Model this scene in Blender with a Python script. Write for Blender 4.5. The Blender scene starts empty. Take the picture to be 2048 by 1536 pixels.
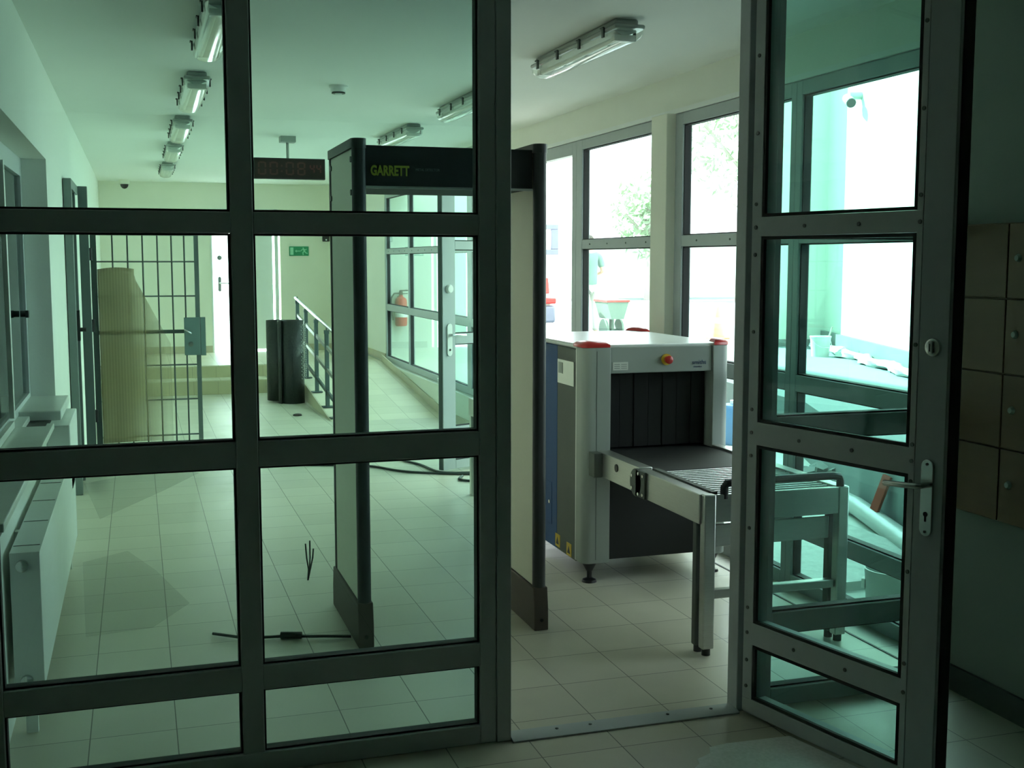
import bpy, math, random
from mathutils import Vector, Matrix
random.seed(7)
SC = bpy.context.scene
COL = SC.collection
R = math.radians
# ------------------------------------------------------------------ camera
cam_d = bpy.data.cameras.new('camera')
cam = bpy.data.objects.new('camera', cam_d)
COL.objects.link(cam)
cam_d.sensor_width = 36.0
cam_d.lens = 2343.0 / 2048.0 * 36.0
cam_d.clip_start = 0.05
cam_d.clip_end = 300
cam.location = (0, 0, 1.70)
cam.rotation_euler = (R(90 - 6.02), 0, R(-17.71))
SC.camera = cam
# ------------------------------------------------------------------ world, sun, exposure
W = bpy.data.worlds.new('world')
SC.world = W
W.use_nodes = True
wn = W.node_tree.nodes
wn['Background'].inputs['Color'].default_value = (0.91, 0.98, 1.0, 1)
wn['Background'].inputs['Strength'].default_value = 2.2
sd = bpy.data.lights.new('sun', 'SUN')
sd.energy = 11.0
sd.angle = R(1.0)
sd.color = (1.0, 0.97, 0.92)
sun = bpy.data.objects.new('sun', sd)
COL.objects.link(sun)
sun.rotation_euler = Vector((0.42, -0.66, -0.62)).to_track_quat('-Z', 'Y').to_euler()
SC.view_settings.view_transform = 'Standard'
SC.view_settings.look = 'None'
SC.view_settings.gamma = 1.0
SC.view_settings.use_curve_mapping = False
SC.view_settings.exposure = 1.75
cy = SC.cycles
cy.max_bounces = 18
cy.diffuse_bounces = 12
cy.glossy_bounces = 5
cy.transmission_bounces = 8
cy.transparent_max_bounces = 40
cy.sample_clamp_indirect = 8.0
cy.caustics_reflective = False
cy.caustics_refractive = False
cy.use_denoising = True

# ------------------------------------------------------------------ materials
def nodes_of(name):
    m = bpy.data.materials.new(name)
    m.use_nodes = True
    nt = m.node_tree
    return m, nt, nt.nodes['Principled BSDF'], nt.nodes, nt.links

def mat(name, col, rough=0.5, metal=0.0, var=0.06, scale=8.0, bump=0.0, stretch=None, spec=0.5, bscale=None):
    m, nt, b, n, l = nodes_of(name)
    b.inputs['Roughness'].default_value = rough
    b.inputs['Metallic'].default_value = metal
    b.inputs['Specular IOR Level'].default_value = spec
    tc = n.new('ShaderNodeNewGeometry')
    src = tc.outputs['Position']
    if stretch:
        mp = n.new('ShaderNodeMapping')
        mp.inputs['Scale'].default_value = stretch
        l.new(src, mp.inputs['Vector'])
        src = mp.outputs['Vector']
    t = n.new('ShaderNodeTexNoise')
    t.inputs['Scale'].default_value = scale
    t.inputs['Detail'].default_value = 5
    l.new(src, t.inputs['Vector'])
    mx = n.new('ShaderNodeMix')
    mx.data_type = 'RGBA'
    mx.inputs[6].default_value = tuple(max(0, c * (1 - var)) for c in col) + (1,)
    mx.inputs[7].default_value = tuple(min(1, c * (1 + var)) for c in col) + (1,)
    l.new(t.outputs['Fac'], mx.inputs[0])
    l.new(mx.outputs[2], b.inputs['Base Color'])
    if bump:
        t2 = t
        if bscale:
            t2 = n.new('ShaderNodeTexNoise')
            t2.inputs['Scale'].default_value = bscale
            l.new(src, t2.inputs['Vector'])
        bp = n.new('ShaderNodeBump')
        bp.inputs['Strength'].default_value = bump
        bp.inputs['Distance'].default_value = 0.01
        l.new(t2.outputs['Fac'], bp.inputs['Height'])
        l.new(bp.outputs['Normal'], b.inputs['Normal'])
    return m

def glass(name, tint, refl=0.9, rough=0.0):
    m, nt, b, n, l = nodes_of(name)
    n.remove(b)
    tr = n.new('ShaderNodeBsdfTransparent')
    tr.inputs['Color'].default_value = tuple(c ** 0.5 for c in tint) + (1,)
    gl = n.new('ShaderNodeBsdfGlossy')
    gl.inputs['Roughness'].default_value = rough
    gl.inputs['Color'].default_value = (refl, refl, refl, 1)
    lw = n.new('ShaderNodeLayerWeight')
    lw.inputs['Blend'].default_value = 0.5
    pw = n.new('ShaderNodeMath'); pw.operation = 'POWER'
    l.new(lw.outputs['Facing'], pw.inputs[0]); pw.inputs[1].default_value = 5.0
    fr = n.new('ShaderNodeMath'); fr.operation = 'MULTIPLY_ADD'
    l.new(pw.outputs[0], fr.inputs[0]); fr.inputs[1].default_value = 0.96; fr.inputs[2].default_value = 0.035
    mx = n.new('ShaderNodeMixShader')
    l.new(fr.outputs[0], mx.inputs[0])
    l.new(tr.outputs[0], mx.inputs[1])
    l.new(gl.outputs[0], mx.inputs[2])
    l.new(mx.outputs[0], n['Material Output'].inputs['Surface'])
    return m

def tiles(name, col, grout, tx, ty, ox, oy, gap=0.004, rough=0.35, axes=(0, 1), var=0.12):
    m, nt, b, n, l = nodes_of(name)
    g = n.new('ShaderNodeNewGeometry')
    sp = n.new('ShaderNodeSeparateXYZ')
    l.new(g.outputs['Position'], sp.inputs[0])
    masks, ids = [], []
    for ax, size, off in ((axes[0], tx, ox), (axes[1], ty, oy)):
        a = n.new('ShaderNodeMath'); a.operation = 'SUBTRACT'
        l.new(sp.outputs[ax], a.inputs[0]); a.inputs[1].default_value = off
        d = n.new('ShaderNodeMath'); d.operation = 'DIVIDE'
        l.new(a.outputs[0], d.inputs[0]); d.inputs[1].default_value = size
        fl = n.new('ShaderNodeMath'); fl.operation = 'FLOOR'
        l.new(d.outputs[0], fl.inputs[0]); ids.append(fl.outputs[0])
        fr = n.new('ShaderNodeMath'); fr.operation = 'FRACT'
        l.new(d.outputs[0], fr.inputs[0])
        # distance to nearest line
        s = n.new('ShaderNodeMath'); s.operation = 'SUBTRACT'
        l.new(fr.outputs[0], s.inputs[0]); s.inputs[1].default_value = 0.5
        ab = n.new('ShaderNodeMath'); ab.operation = 'ABSOLUTE'
        l.new(s.outputs[0], ab.inputs[0])
        gt = n.new('ShaderNodeMath'); gt.operation = 'GREATER_THAN'
        l.new(ab.outputs[0], gt.inputs[0]); gt.inputs[1].default_value = 0.5 - gap / 2 / size
        masks.append(gt.outputs[0])
    mxm = n.new('ShaderNodeMath'); mxm.operation = 'MAXIMUM'
    l.new(masks[0], mxm.inputs[0]); l.new(masks[1], mxm.inputs[1])
    cb = n.new('ShaderNodeCombineXYZ')
    l.new(ids[0], cb.inputs[0]); l.new(ids[1], cb.inputs[1])
    wn_ = n.new('ShaderNodeTexWhiteNoise')
    l.new(cb.outputs[0], wn_.inputs['Vector'])
    nz = n.new('ShaderNodeTexNoise'); nz.inputs['Scale'].default_value = 5; nz.inputs['Detail'].default_value = 6
    l.new(g.outputs['Position'], nz.inputs['Vector'])
    ad = n.new('ShaderNodeMath'); ad.operation = 'MULTIPLY_ADD'
    l.new(wn_.outputs['Value'], ad.inputs[0]); ad.inputs[1].default_value = 0.5
    l.new(nz.outputs['Fac'], ad.inputs[2])
    mx = n.new('ShaderNodeMix'); mx.data_type = 'RGBA'
    mx.inputs[6].default_value = tuple(c * (1 - var) for c in col) + (1,)
    mx.inputs[7].default_value = tuple(min(1, c * (1 + var)) for c in col) + (1,)
    l.new(ad.outputs[0], mx.inputs[0])
    m2 = n.new('ShaderNodeMix'); m2.data_type = 'RGBA'
    l.new(mxm.outputs[0], m2.inputs[0]); l.new(mx.outputs[2], m2.inputs[6])
    m2.inputs[7].default_value = tuple(grout) + (1,)
    l.new(m2.outputs[2], b.inputs['Base Color'])
    rr = n.new('ShaderNodeMapRange')
    rr.inputs['To Min'].default_value = rough - 0.08; rr.inputs['To Max'].default_value = rough + 0.18
    l.new(nz.outputs['Fac'], rr.inputs['Value']); l.new(rr.outputs[0], b.inputs['Roughness'])
    bp = n.new('ShaderNodeBump'); bp.inputs['Strength'].default_value = 0.3; bp.inputs['Distance'].default_value = 0.003
    bp.invert = True
    l.new(mxm.outputs[0], bp.inputs['Height']); l.new(bp.outputs['Normal'], b.inputs['Normal'])
    return m

def sheetmat(name, col, fac, stripe=0.0, axis=0):
    m, nt, b, n, l = nodes_of(name)
    b.inputs['Roughness'].default_value = 0.3
    tr = n.new('ShaderNodeBsdfTransparent')
    tl = n.new('ShaderNodeBsdfTranslucent')
    tl.inputs['Color'].default_value = col + (1,)
    a = n.new('ShaderNodeMixShader'); a.inputs[0].default_value = 0.4
    b.inputs['Base Color'].default_value = col + (1,)
    if stripe:
        tc = n.new('ShaderNodeTexCoord')
        wv = n.new('ShaderNodeTexWave'); wv.inputs['Scale'].default_value = stripe
        wv.bands_direction = 'XYZ'[axis]
        l.new(tc.outputs['Object'], wv.inputs['Vector'])
        mx = n.new('ShaderNodeMix'); mx.data_type = 'RGBA'
        mx.inputs[6].default_value = tuple(c * 0.75 for c in col) + (1,)
        mx.inputs[7].default_value = tuple(min(1, c * 1.15) for c in col) + (1,)
        l.new(wv.outputs['Fac'], mx.inputs[0]); l.new(mx.outputs[2], b.inputs['Base Color'])
    l.new(b.outputs[0], a.inputs[1]); l.new(tl.outputs[0], a.inputs[2])
    mx2 = n.new('ShaderNodeMixShader'); mx2.inputs[0].default_value = fac
    l.new(a.outputs[0], mx2.inputs[1]); l.new(tr.outputs[0], mx2.inputs[2])
    l.new(mx2.outputs[0], n['Material Output'].inputs['Surface'])
    return m

M = {}
M['wall'] = mat('white wall paint', (0.86, 0.87, 0.82), 0.85, var=0.04, scale=3, bump=0.05, bscale=60)
M['cream'] = mat('cream wall paint', (0.84, 0.83, 0.73), 0.85, var=0.04, scale=3, bump=0.05, bscale=60)
M['lint'] = mat('off white lintel paint', (0.80, 0.81, 0.74), 0.85, var=0.04, scale=3, bump=0.05, bscale=60)
M['ceil'] = mat('ceiling paint', (0.84, 0.86, 0.83), 0.85, var=0.03, scale=2, bump=0.05, bscale=50)
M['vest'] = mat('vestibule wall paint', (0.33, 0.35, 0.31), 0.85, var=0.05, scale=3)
M['floor'] = tiles('floor tiles', (0.54, 0.515, 0.42), (0.16, 0.15, 0.12), 0.2975, 0.3187, 0.683, 3.975)
M['ramp'] = tiles('ramp tiles', (0.60, 0.565, 0.44), (0.28, 0.26, 0.2), 0.2975, 0.3187, 0.683, 3.975)
M['riser'] = tiles('step riser tiles', (0.46, 0.42, 0.27), (0.28, 0.26, 0.2), 0.30, 0.40, 0.05, 0.0, axes=(0, 2))
M['skirt'] = tiles('skirting tiles', (0.50, 0.46, 0.34), (0.3, 0.28, 0.2), 0.30, 0.30, 0.05, 0.0)
M['dskirt'] = mat('dark skirting', (0.10, 0.11, 0.10), 0.6)
M['alu'] = mat('grey painted aluminium', (0.40, 0.435, 0.445), 0.42, var=0.05, scale=20, spec=0.5)
M['alud'] = mat('dark grey painted aluminium', (0.50, 0.535, 0.555), 0.45, var=0.06, scale=20, spec=0.4)
M['bead'] = mat('grey glazing bead', (0.52, 0.555, 0.56), 0.45, var=0.05, scale=20)
M['gasket'] = mat('black rubber gasket', (0.012, 0.012, 0.012), 0.7)
M['screw'] = mat('zinc screw', (0.13, 0.14, 0.135), 0.35, 0.5)
M['pglass'] = glass('green tinted partition glass', (0.66, 0.92, 0.87))
M['wglass'] = glass('pale green window glass', (0.81, 0.95, 0.95))
M['dglass'] = glass('office window glass', (0.35, 0.55, 0.45))
M['steel'] = mat('brushed stainless steel', (0.55, 0.57, 0.54), 0.32, 0.9, var=0.12, scale=6, stretch=(2, 2, 60))
M['steelh'] = mat('brushed steel rail', (0.52, 0.53, 0.50), 0.36, 0.85, var=0.12, scale=6, stretch=(60, 2, 60))
M['roller'] = mat('polished steel roller', (0.50, 0.52, 0.50), 0.2, 0.95, var=0.05)
M['chrome'] = mat('satin chrome', (0.66, 0.68, 0.66), 0.25, 0.95)
M['white'] = mat('white plastic', (0.80, 0.82, 0.80), 0.35)
M['wpaint'] = mat('white enamel', (0.78, 0.81, 0.79), 0.4)
M['black'] = mat('black plastic', (0.018, 0.018, 0.02), 0.45)
M['blackg'] = mat('glossy black rubber', (0.02, 0.02, 0.022), 0.28)
M['mdpanel'] = mat('light grey laminate panel', (0.80, 0.79, 0.66), 0.5, var=0.04)
M['mddark'] = mat('charcoal detector housing', (0.045, 0.05, 0.05), 0.5)
M['mdhead'] = mat('charcoal detector lintel', (0.04, 0.045, 0.045), 0.75, spec=0.15)
M['mdfoot'] = mat('brown grey rubber foot', (0.085, 0.07, 0.055), 0.6)
M['yellow'] = mat('yellow green lettering', (0.42, 0.46, 0.06), 0.5)
M['grey'] = mat('grey lettering', (0.22, 0.25, 0.23), 0.5)
M['silver'] = mat('silver trim strip', (0.65, 0.67, 0.65), 0.3, 0.8)
M['xrgrey'] = mat('light grey powder coat', (0.34, 0.375, 0.345), 0.45, var=0.03)
M['xrdark'] = mat('dark grey powder coat', (0.125, 0.14, 0.125), 0.6, var=0.05, spec=0.25)
M['xrblue'] = mat('blue powder coat', (0.045, 0.105, 0.26), 0.6, var=0.05, spec=0.2)
M['xrtop'] = mat('top cover whitened by sky reflection', (0.72, 0.75, 0.74), 0.3)  # bright sky reflection on the top is put into this lighter colour
M['curtain'] = mat('black lead curtain', (0.016, 0.017, 0.017), 0.7, spec=0.2)
M['belt'] = mat('black conveyor belt', (0.026, 0.027, 0.027), 0.6, spec=0.25)
M['redp'] = mat('red plastic', (0.55, 0.03, 0.03), 0.3)
M['orange'] = mat('orange plastic', (0.80, 0.34, 0.18), 0.5)
M['yel'] = mat('yellow plastic', (0.72, 0.5, 0.04), 0.45)
M['label'] = mat('white label', (0.70, 0.72, 0.66), 0.5)
M['lblue'] = mat('dark blue lettering', (0.05, 0.09, 0.18), 0.5)
M['gate'] = mat('grey painted steel', (0.16, 0.20, 0.19), 0.5)
M['gateb'] = mat('dark steel bar', (0.07, 0.10, 0.09), 0.5)
M['lock'] = mat('blue grey lock box steel', (0.20, 0.29, 0.28), 0.45)
M['rad'] = mat('white radiator enamel', (0.74, 0.78, 0.75), 0.35)
M['sill'] = mat('pale stone sill', (0.66, 0.70, 0.66), 0.35, var=0.08)
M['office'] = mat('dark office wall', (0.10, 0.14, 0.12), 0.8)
M['rail'] = mat('dark grey railing steel', (0.06, 0.09, 0.09), 0.45)
M['lampb'] = mat('grey lamp housing', (0.36, 0.40, 0.37), 0.45)
M['clip'] = mat('dark clip', (0.05, 0.07, 0.06), 0.4)
M['tube'] = mat('white fluorescent tube', (0.85, 0.88, 0.86), 0.3)
M['net'] = mat('black dimpled membrane', (0.014, 0.017, 0.017), 0.4, bump=0.6, scale=40)
M['clock'] = mat('clock face', (0.022, 0.014, 0.012), 0.25)
M['digit'] = mat('unlit red digit', (0.10, 0.022, 0.018), 0.4)
M['digitl'] = mat('unlit red small digit', (0.16, 0.02, 0.02), 0.4)
M['exit'] = mat('exit sign green', (0.02, 0.28, 0.13), 0.4)
M['exitw'] = mat('exit sign pale green', (0.35, 0.72, 0.50), 0.4)
M['locker'] = mat('brown laminate', (0.21, 0.125, 0.075), 0.5, var=0.15, scale=3, stretch=(1, 1, 6))
M['ext'] = mat('fire extinguisher red', (0.50, 0.04, 0.03), 0.35)
M['cable'] = mat('dark cable', (0.03, 0.045, 0.04), 0.5)
M['mat'] = mat('speckled grey floor covering', (0.84, 0.88, 0.84), 0.8, var=0.22, scale=90)
M['conc'] = mat('pale concrete', (0.175, 0.215, 0.215), 0.8, var=0.08, scale=1.5, bump=0.1)
M['yard'] = mat('pale yard paving', (0.62, 0.65, 0.60), 0.85, var=0.08, scale=1.5)
M['cobble'] = mat('pale cobbles', (0.50, 0.54, 0.50), 0.8, var=0.25, scale=14, bump=0.8)
M['render'] = mat('pale facade render', (0.56, 0.61, 0.53), 0.9, var=0.03, scale=2)
M['plinth'] = mat('grey plinth tile', (0.15, 0.17, 0.155), 0.7, var=0.1)
M['poly'] = mat('white plastic sheeting', (0.50, 0.52, 0.50), 0.3, var=0.05, scale=10, bump=0.4)
M['brick'] = mat('red brown board', (0.26, 0.05, 0.03), 0.8, var=0.2, scale=12, spec=0.05)
M['debris'] = mat('grey rubble', (0.20, 0.23, 0.21), 0.9, var=0.4, scale=20)
M['bluep'] = mat('blue plastic drum', (0.08, 0.22, 0.42), 0.4)
M['skin'] = mat('skin', (0.55, 0.36, 0.27), 0.55)
M['hair'] = mat('dark hair', (0.05, 0.04, 0.03), 0.6)
M['shirt'] = mat('teal work shirt', (0.15, 0.27, 0.24), 0.8, var=0.12)
M['trouser'] = mat('pale trousers', (0.55, 0.56, 0.53), 0.85)
M['shoe'] = mat('dark shoe', (0.05, 0.05, 0.05), 0.6)
M['carw'] = mat('white car paint', (0.75, 0.76, 0.76), 0.3)
M['carb'] = mat('blue grey panel', (0.15, 0.18, 0.26), 0.4)
M['carg'] = mat('car window', (0.45, 0.5, 0.52), 0.1)
M['tyre'] = mat('tyre', (0.03, 0.03, 0.03), 0.8)
M['skip'] = mat('green grey skip steel', (0.16, 0.24, 0.20), 0.6)
M['leaf'] = mat('foliage', (0.34, 0.46, 0.29), 0.7, var=0.4, scale=4)
M['bark'] = mat('bark', (0.36, 0.33, 0.28), 0.9)
M['frost'] = None
M['diff'] = glass('clear lamp diffuser', (0.80, 0.86, 0.82), rough=0.12)
def sheetgrad(m, x0, x1, f0, f1):
    nt = m.node_tree; n, l = nt.nodes, nt.links
    tc = n.new('ShaderNodeNewGeometry'); sp = n.new('ShaderNodeSeparateXYZ'); l.new(tc.outputs['Position'], sp.inputs[0])
    mr = n.new('ShaderNodeMapRange'); mr.inputs['From Min'].default_value = x0; mr.inputs['From Max'].default_value = x1
    mr.inputs['To Min'].default_value = f0; mr.inputs['To Max'].default_value = f1
    l.new(sp.outputs[0], mr.inputs['Value'])
    for q in n:
        if q.type == 'MIX_SHADER' and q.outputs[0].links and q.outputs[0].links[0].to_node.type == 'OUTPUT_MATERIAL': l.new(mr.outputs[0], q.inputs[0])
    return m
M['sheet'] = sheetmat('corrugated translucent plastic', (0.46, 0.40, 0.24), 0.42, stripe=14.0, axis=0)
sheetgrad(M['sheet'], -0.10, 0.22, 0.22, 0.9)
M['film'] = sheetmat('clear protective film', (0.45, 0.47, 0.40), 0.90)
def _frost():
    m, nt, b, n, l = nodes_of('frosted white door panel')
    tl = n.new('ShaderNodeBsdfTranslucent'); tl.inputs['Color'].default_value = (0.93, 0.95, 0.94, 1)
    b.inputs['Base Color'].default_value = (0.8, 0.82, 0.8, 1)
    mx = n.new('ShaderNodeMixShader'); mx.inputs[0].default_value = 0.8
    l.new(b.outputs[0], mx.inputs[1]); l.new(tl.outputs[0], mx.inputs[2])
    l.new(mx.outputs[0], n['Material Output'].inputs['Surface'])
    return m
M['frost'] = _frost()

# ------------------------------------------------------------------ mesh helpers
class MB:
    def __init__(s): s.v = []; s.f = []
    def add(s, vs, fs):
        o = len(s.v); s.v += [tuple(p) for p in vs]; s.f += [tuple(i + o for i in f) for f in fs]; return s
    def box(s, x0, x1, y0, y1, z0, z1):
        return s.add([(x0, y0, z0), (x1, y0, z0), (x1, y1, z0), (x0, y1, z0), (x0, y0, z1), (x1, y0, z1), (x1, y1, z1), (x0, y1, z1)],
                     [(0, 3, 2, 1), (4, 5, 6, 7), (0, 1, 5, 4), (1, 2, 6, 5), (2, 3, 7, 6), (3, 0, 4, 7)])
    def obox(s, c, u, v, w):   # oriented box: centre and three half vectors
        c, u, v, w = map(Vector, (c, u, v, w))
        P = [c - u - v - w, c + u - v - w, c + u + v - w, c - u + v - w, c - u - v + w, c + u - v + w, c + u + v + w, c - u + v + w]
        return s.add(P, [(0, 3, 2, 1), (4, 5, 6, 7), (0, 1, 5, 4), (1, 2, 6, 5), (2, 3, 7, 6), (3, 0, 4, 7)])
    def prism(s, poly, d):     # polygon (3d points) extruded along d
        n = len(poly); d = Vector(d)
        P = [Vector(p) for p in poly]; Q = [p + d for p in P]
        return s.add(P + Q, [tuple(range(n - 1, -1, -1)), tuple(range(n, 2 * n))] + [(i, (i + 1) % n, n + (i + 1) % n, n + i) for i in range(n)])
    def cyl(s, a, b, r, r2=None, n=16, cap=True):
        a, b = Vector(a), Vector(b); r2 = r if r2 is None else r2
        z = (b - a).normalized(); x = z.orthogonal().normalized(); y = z.cross(x)
        P = []
        for c, rr in ((a, r), (b, r2)):
            P += [c + (x * math.cos(2 * math.pi * i / n) + y * math.sin(2 * math.pi * i / n)) * rr for i in range(n)]
        F = [(i, (i + 1) % n, n + (i + 1) % n, n + i) for i in range(n)]
        if cap: F += [tuple(range(n - 1, -1, -1)), tuple(range(n, 2 * n))]
        return s.add(P, F)
    def tube(s, pts, r, n=8):
        pts = [Vector(p) for p in pts]; rings = []
        prev = None
        for i, p in enumerate(pts):
            t = (pts[min(i + 1, len(pts) - 1)] - pts[max(i - 1, 0)]).normalized()
            x = (prev - t * prev.dot(t)).normalized() if prev is not None else t.orthogonal().normalized()
            prev = x; y = t.cross(x)
            rings.append([p + (x * math.cos(2 * math.pi * k / n) + y * math.sin(2 * math.pi * k / n)) * r for k in range(n)])
        P = [q for g in rings for q in g]; F = []
        for i in range(len(pts) - 1):
            for k in range(n):
                F.append((i * n + k, i * n + (k + 1) % n, (i + 1) * n + (k + 1) % n, (i + 1) * n + k))
        F += [tuple(range(n - 1, -1, -1)), tuple(range((len(pts) - 1) * n, len(pts) * n))]
        return s.add(P, F)
    def lathe(s, prof, c=(0, 0, 0), n=24, ax='Z'):
        P = []; c = Vector(c); m = len(prof)
        for r, h in prof:
            for k in range(n):
                a = 2 * math.pi * k / n
                q = Vector((r * math.cos(a), r * math.sin(a), h))
                if ax == 'Y': q = Vector((q.x, q.z, q.y))
                if ax == 'X': q = Vector((q.z, q.x, q.y))
                P.append(c + q)
        F = [(i * n + k, i * n + (k + 1) % n, (i + 1) * n + (k + 1) % n, (i + 1) * n + k) for i in range(m - 1) for k in range(n)]
        F += [tuple(range(n - 1, -1, -1)), tuple(range((m - 1) * n, m * n))]
        return s.add(P, F)
    def ball(s, c, r, n=12, sc=(1, 1, 1)):
        m = n // 2
        prof = [(max(1e-4, r * math.sin(math.pi * i / m)), -r * math.cos(math.pi * i / m)) for i in range(m + 1)]
        o = len(s.v); s.lathe(prof, (0, 0, 0), n)
        for i in range(o, len(s.v)):
            x, y, z = s.v[i]; s.v[i] = (c[0] + x * sc[0], c[1] + y * sc[1], c[2] + z * sc[2])
        return s
    def xf(s, mt):
        s.v = [tuple(mt @ Vector(p)) for p in s.v]; return s

OFF = {}
def obj(name, mb, m, parent=None, bev=0.0, smooth=True, off=None, ang=35):
    me = bpy.data.meshes.new(name)
    o_ = Vector(off) if off is not None else (OFF.get(parent.name, Vector((0, 0, 0))) if parent else Vector((0, 0, 0)))
    me.from_pydata([tuple(Vector(p) - o_) for p in mb.v], [], mb.f)
    me.update()
    import bmesh
    bm = bmesh.new(); bm.from_mesh(me); bmesh.ops.recalc_face_normals(bm, faces=bm.faces); bm.to_mesh(me); bm.free()
    if smooth:
        me.polygons.foreach_set('use_smooth', [True] * len(me.polygons))
        me.set_sharp_from_angle(angle=R(ang))
    me.materials.append(M[m] if isinstance(m, str) else m)
    o = bpy.data.objects.new(name, me)
    COL.objects.link(o)
    if parent: o.parent = parent
    OFF[o.name] = o_
    if off is not None and not parent: o.location = o_
    if bev:
        b = o.modifiers.new('bevel', 'BEVEL'); b.width = bev; b.segments = 2; b.limit_method = 'ANGLE'; b.angle_limit = R(40)
    return o
def tag(o, label, cat, group=None, kind=None):
    o['label'] = label; o['category'] = cat
    if group: o['group'] = group
    if kind: o['kind'] = kind
    return o
def thing(name, label, cat, loc=(0, 0, 0), rotz=0.0, group=None, local=False):
    e = bpy.data.objects.new(name, None); COL.objects.link(e)
    e.empty_display_size = 0.1
    e.location = loc; e.rotation_euler = (0, 0, rotz)
    OFF[e.name] = Vector((0, 0, 0)) if local else Vector(loc)
    return tag(e, label, cat, group)
def struct(name, mb, m, label=None, cat=None, parent=None, **k):
    o = obj(name, mb, m, parent, **k)
    if not parent:
        o['kind'] = 'structure'
        if label: o['label'] = label
        if cat: o['category'] = cat
    return o
def dup(root, loc, label, rotz=None):
    r = root.copy(); COL.objects.link(r); r.location = loc; r['label'] = label
    if rotz is not None: r.rotation_euler = (0, 0, rotz)
    for ch in list(root.children):
        c = ch.copy(); COL.objects.link(c); c.parent = r
        for g in list(ch.children):
            d = g.copy(); COL.objects.link(d); d.parent = c
    return r
def text(name, s, size, m, loc, rot, parent, ext=0.0006, align='LEFT', sx=1.0, bold=0.0):
    cu = bpy.data.curves.new(name, 'FONT'); cu.body = s; cu.size = size; cu.extrude = ext; cu.align_x = align
    cu.resolution_u = 3; cu.offset = bold; cu.space_character = 1.0 + bold * 12
    t = bpy.data.objects.new(name, cu); COL.objects.link(t)
    me = bpy.data.meshes.new_from_object(t.evaluated_get(bpy.context.evaluated_depsgraph_get()))
    bpy.data.objects.remove(t)
    off = OFF.get(parent.name, Vector((0, 0, 0)))
    from mathutils import Euler
    mt = Matrix.Translation(Vector(loc) - off) @ Euler(rot).to_matrix().to_4x4() @ Matrix.Diagonal((sx, 1, 1, 1))
    me.transform(mt)
    me.materials.clear(); me.materials.append(M[m])
    o = bpy.data.objects.new(name, me); COL.objects.link(o); o.parent = parent; OFF[o.name] = off
    return o

# ================================================================== ROOM
XL, XR, YB, ZC, YP = -0.48, 3.20, 17.9, 2.83, 3.83
struct('floor', MB().box(-1.2, 3.30, -2.0, 18.2, -0.12, 0.0), 'floor', 'beige square tiled corridor floor', 'floor')
struct('ceiling', MB().box(-3.4, 3.55, -2.0, 18.2, ZC, ZC + 0.35), 'ceil', 'white painted ceiling with rows of lamps', 'ceiling')
struct('wall_sun_block', MB().box(2.6, 3.55, -2.0, 18.2, ZC + 0.35, 5.9), 'render', 'added unseen upper storey that shades the yard', 'wall')  # unseen storey, added so its shadow falls across the yard
struct('ceiling_sky_block', MB().box(3.56, 6.1, 3.0, 6.6, 3.36, 3.5), 'conc', 'added unseen canopy blocking sky light at the nearest window', 'canopy')  # unseen, added to keep high sky light off the near floor
struct('wall_sky_block', MB().box(3.56, 5.6, 3.0, 3.2, -0.05, 3.36), 'render', 'added unseen end wall closing off light at the nearest window', 'wall')  # unseen, added with the canopy to dim the nearest window
# left wall with a service window opening and a dark office behind
wl = MB()
wl.box(XL - 0.17, XL, 7.4, 18.0, 0, ZC)
struct('wall_left_lintel', MB().box(XL - 0.17, XL, YP, 7.4, 2.285, ZC), 'wall', 'white wall above the service window', 'wall')
struct('wall_left_apron', MB().box(XL - 0.17, XL, YP, 7.4, 0, 0.85), 'wall', 'white wall below the service counter', 'wall')
struct('wall_left', wl, 'wall', 'white left corridor wall', 'wall')
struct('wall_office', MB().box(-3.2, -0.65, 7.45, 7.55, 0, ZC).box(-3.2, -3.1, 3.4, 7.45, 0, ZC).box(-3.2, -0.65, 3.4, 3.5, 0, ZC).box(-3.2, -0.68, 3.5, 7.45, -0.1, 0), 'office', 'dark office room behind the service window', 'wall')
# back wall with a double door opening
wb = MB()
DX0, DX1 = 1.07, 2.07
wb.box(XL, DX0, YB, YB + 0.2, 0, ZC).box(DX1, XR + 0.3, YB, YB + 0.2, 0, ZC).box(DX0, DX1, YB, YB + 0.2, 2.42, ZC).box(DX0, DX1, YB, YB + 0.2, 0, 0.34)
struct('wall_back', wb, 'cream', 'cream end wall of the corridor', 'wall')
# right wall: lintel over the glazing, low plinth beside the ramp, solid end
wr = MB()
wr.box(XR, XR + 0.3, YP - 0.1, 15.66, 2.60, ZC).box(XR, XR + 0.3, 15.66, 17.9, 0, ZC).box(XR - 0.05, XR + 0.25, 9.6, 15.66, 0, 0.33)
struct('wall_right', wr, 'lint', 'cream lintel and plinth around the right glazing', 'wall')
# dark vestibule on the camera side
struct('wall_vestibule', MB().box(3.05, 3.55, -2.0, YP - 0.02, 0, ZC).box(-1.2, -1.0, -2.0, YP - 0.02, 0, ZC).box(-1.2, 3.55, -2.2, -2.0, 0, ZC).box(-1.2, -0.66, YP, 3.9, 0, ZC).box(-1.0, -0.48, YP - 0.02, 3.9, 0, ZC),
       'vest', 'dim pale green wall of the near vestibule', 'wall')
struct('baseboard_right', MB().box(3.035, 3.05, 0.0, YP - 0.03, 0, 0.10), 'dskirt', 'dark skirting along the vestibule wall', 'baseboard')
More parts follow.
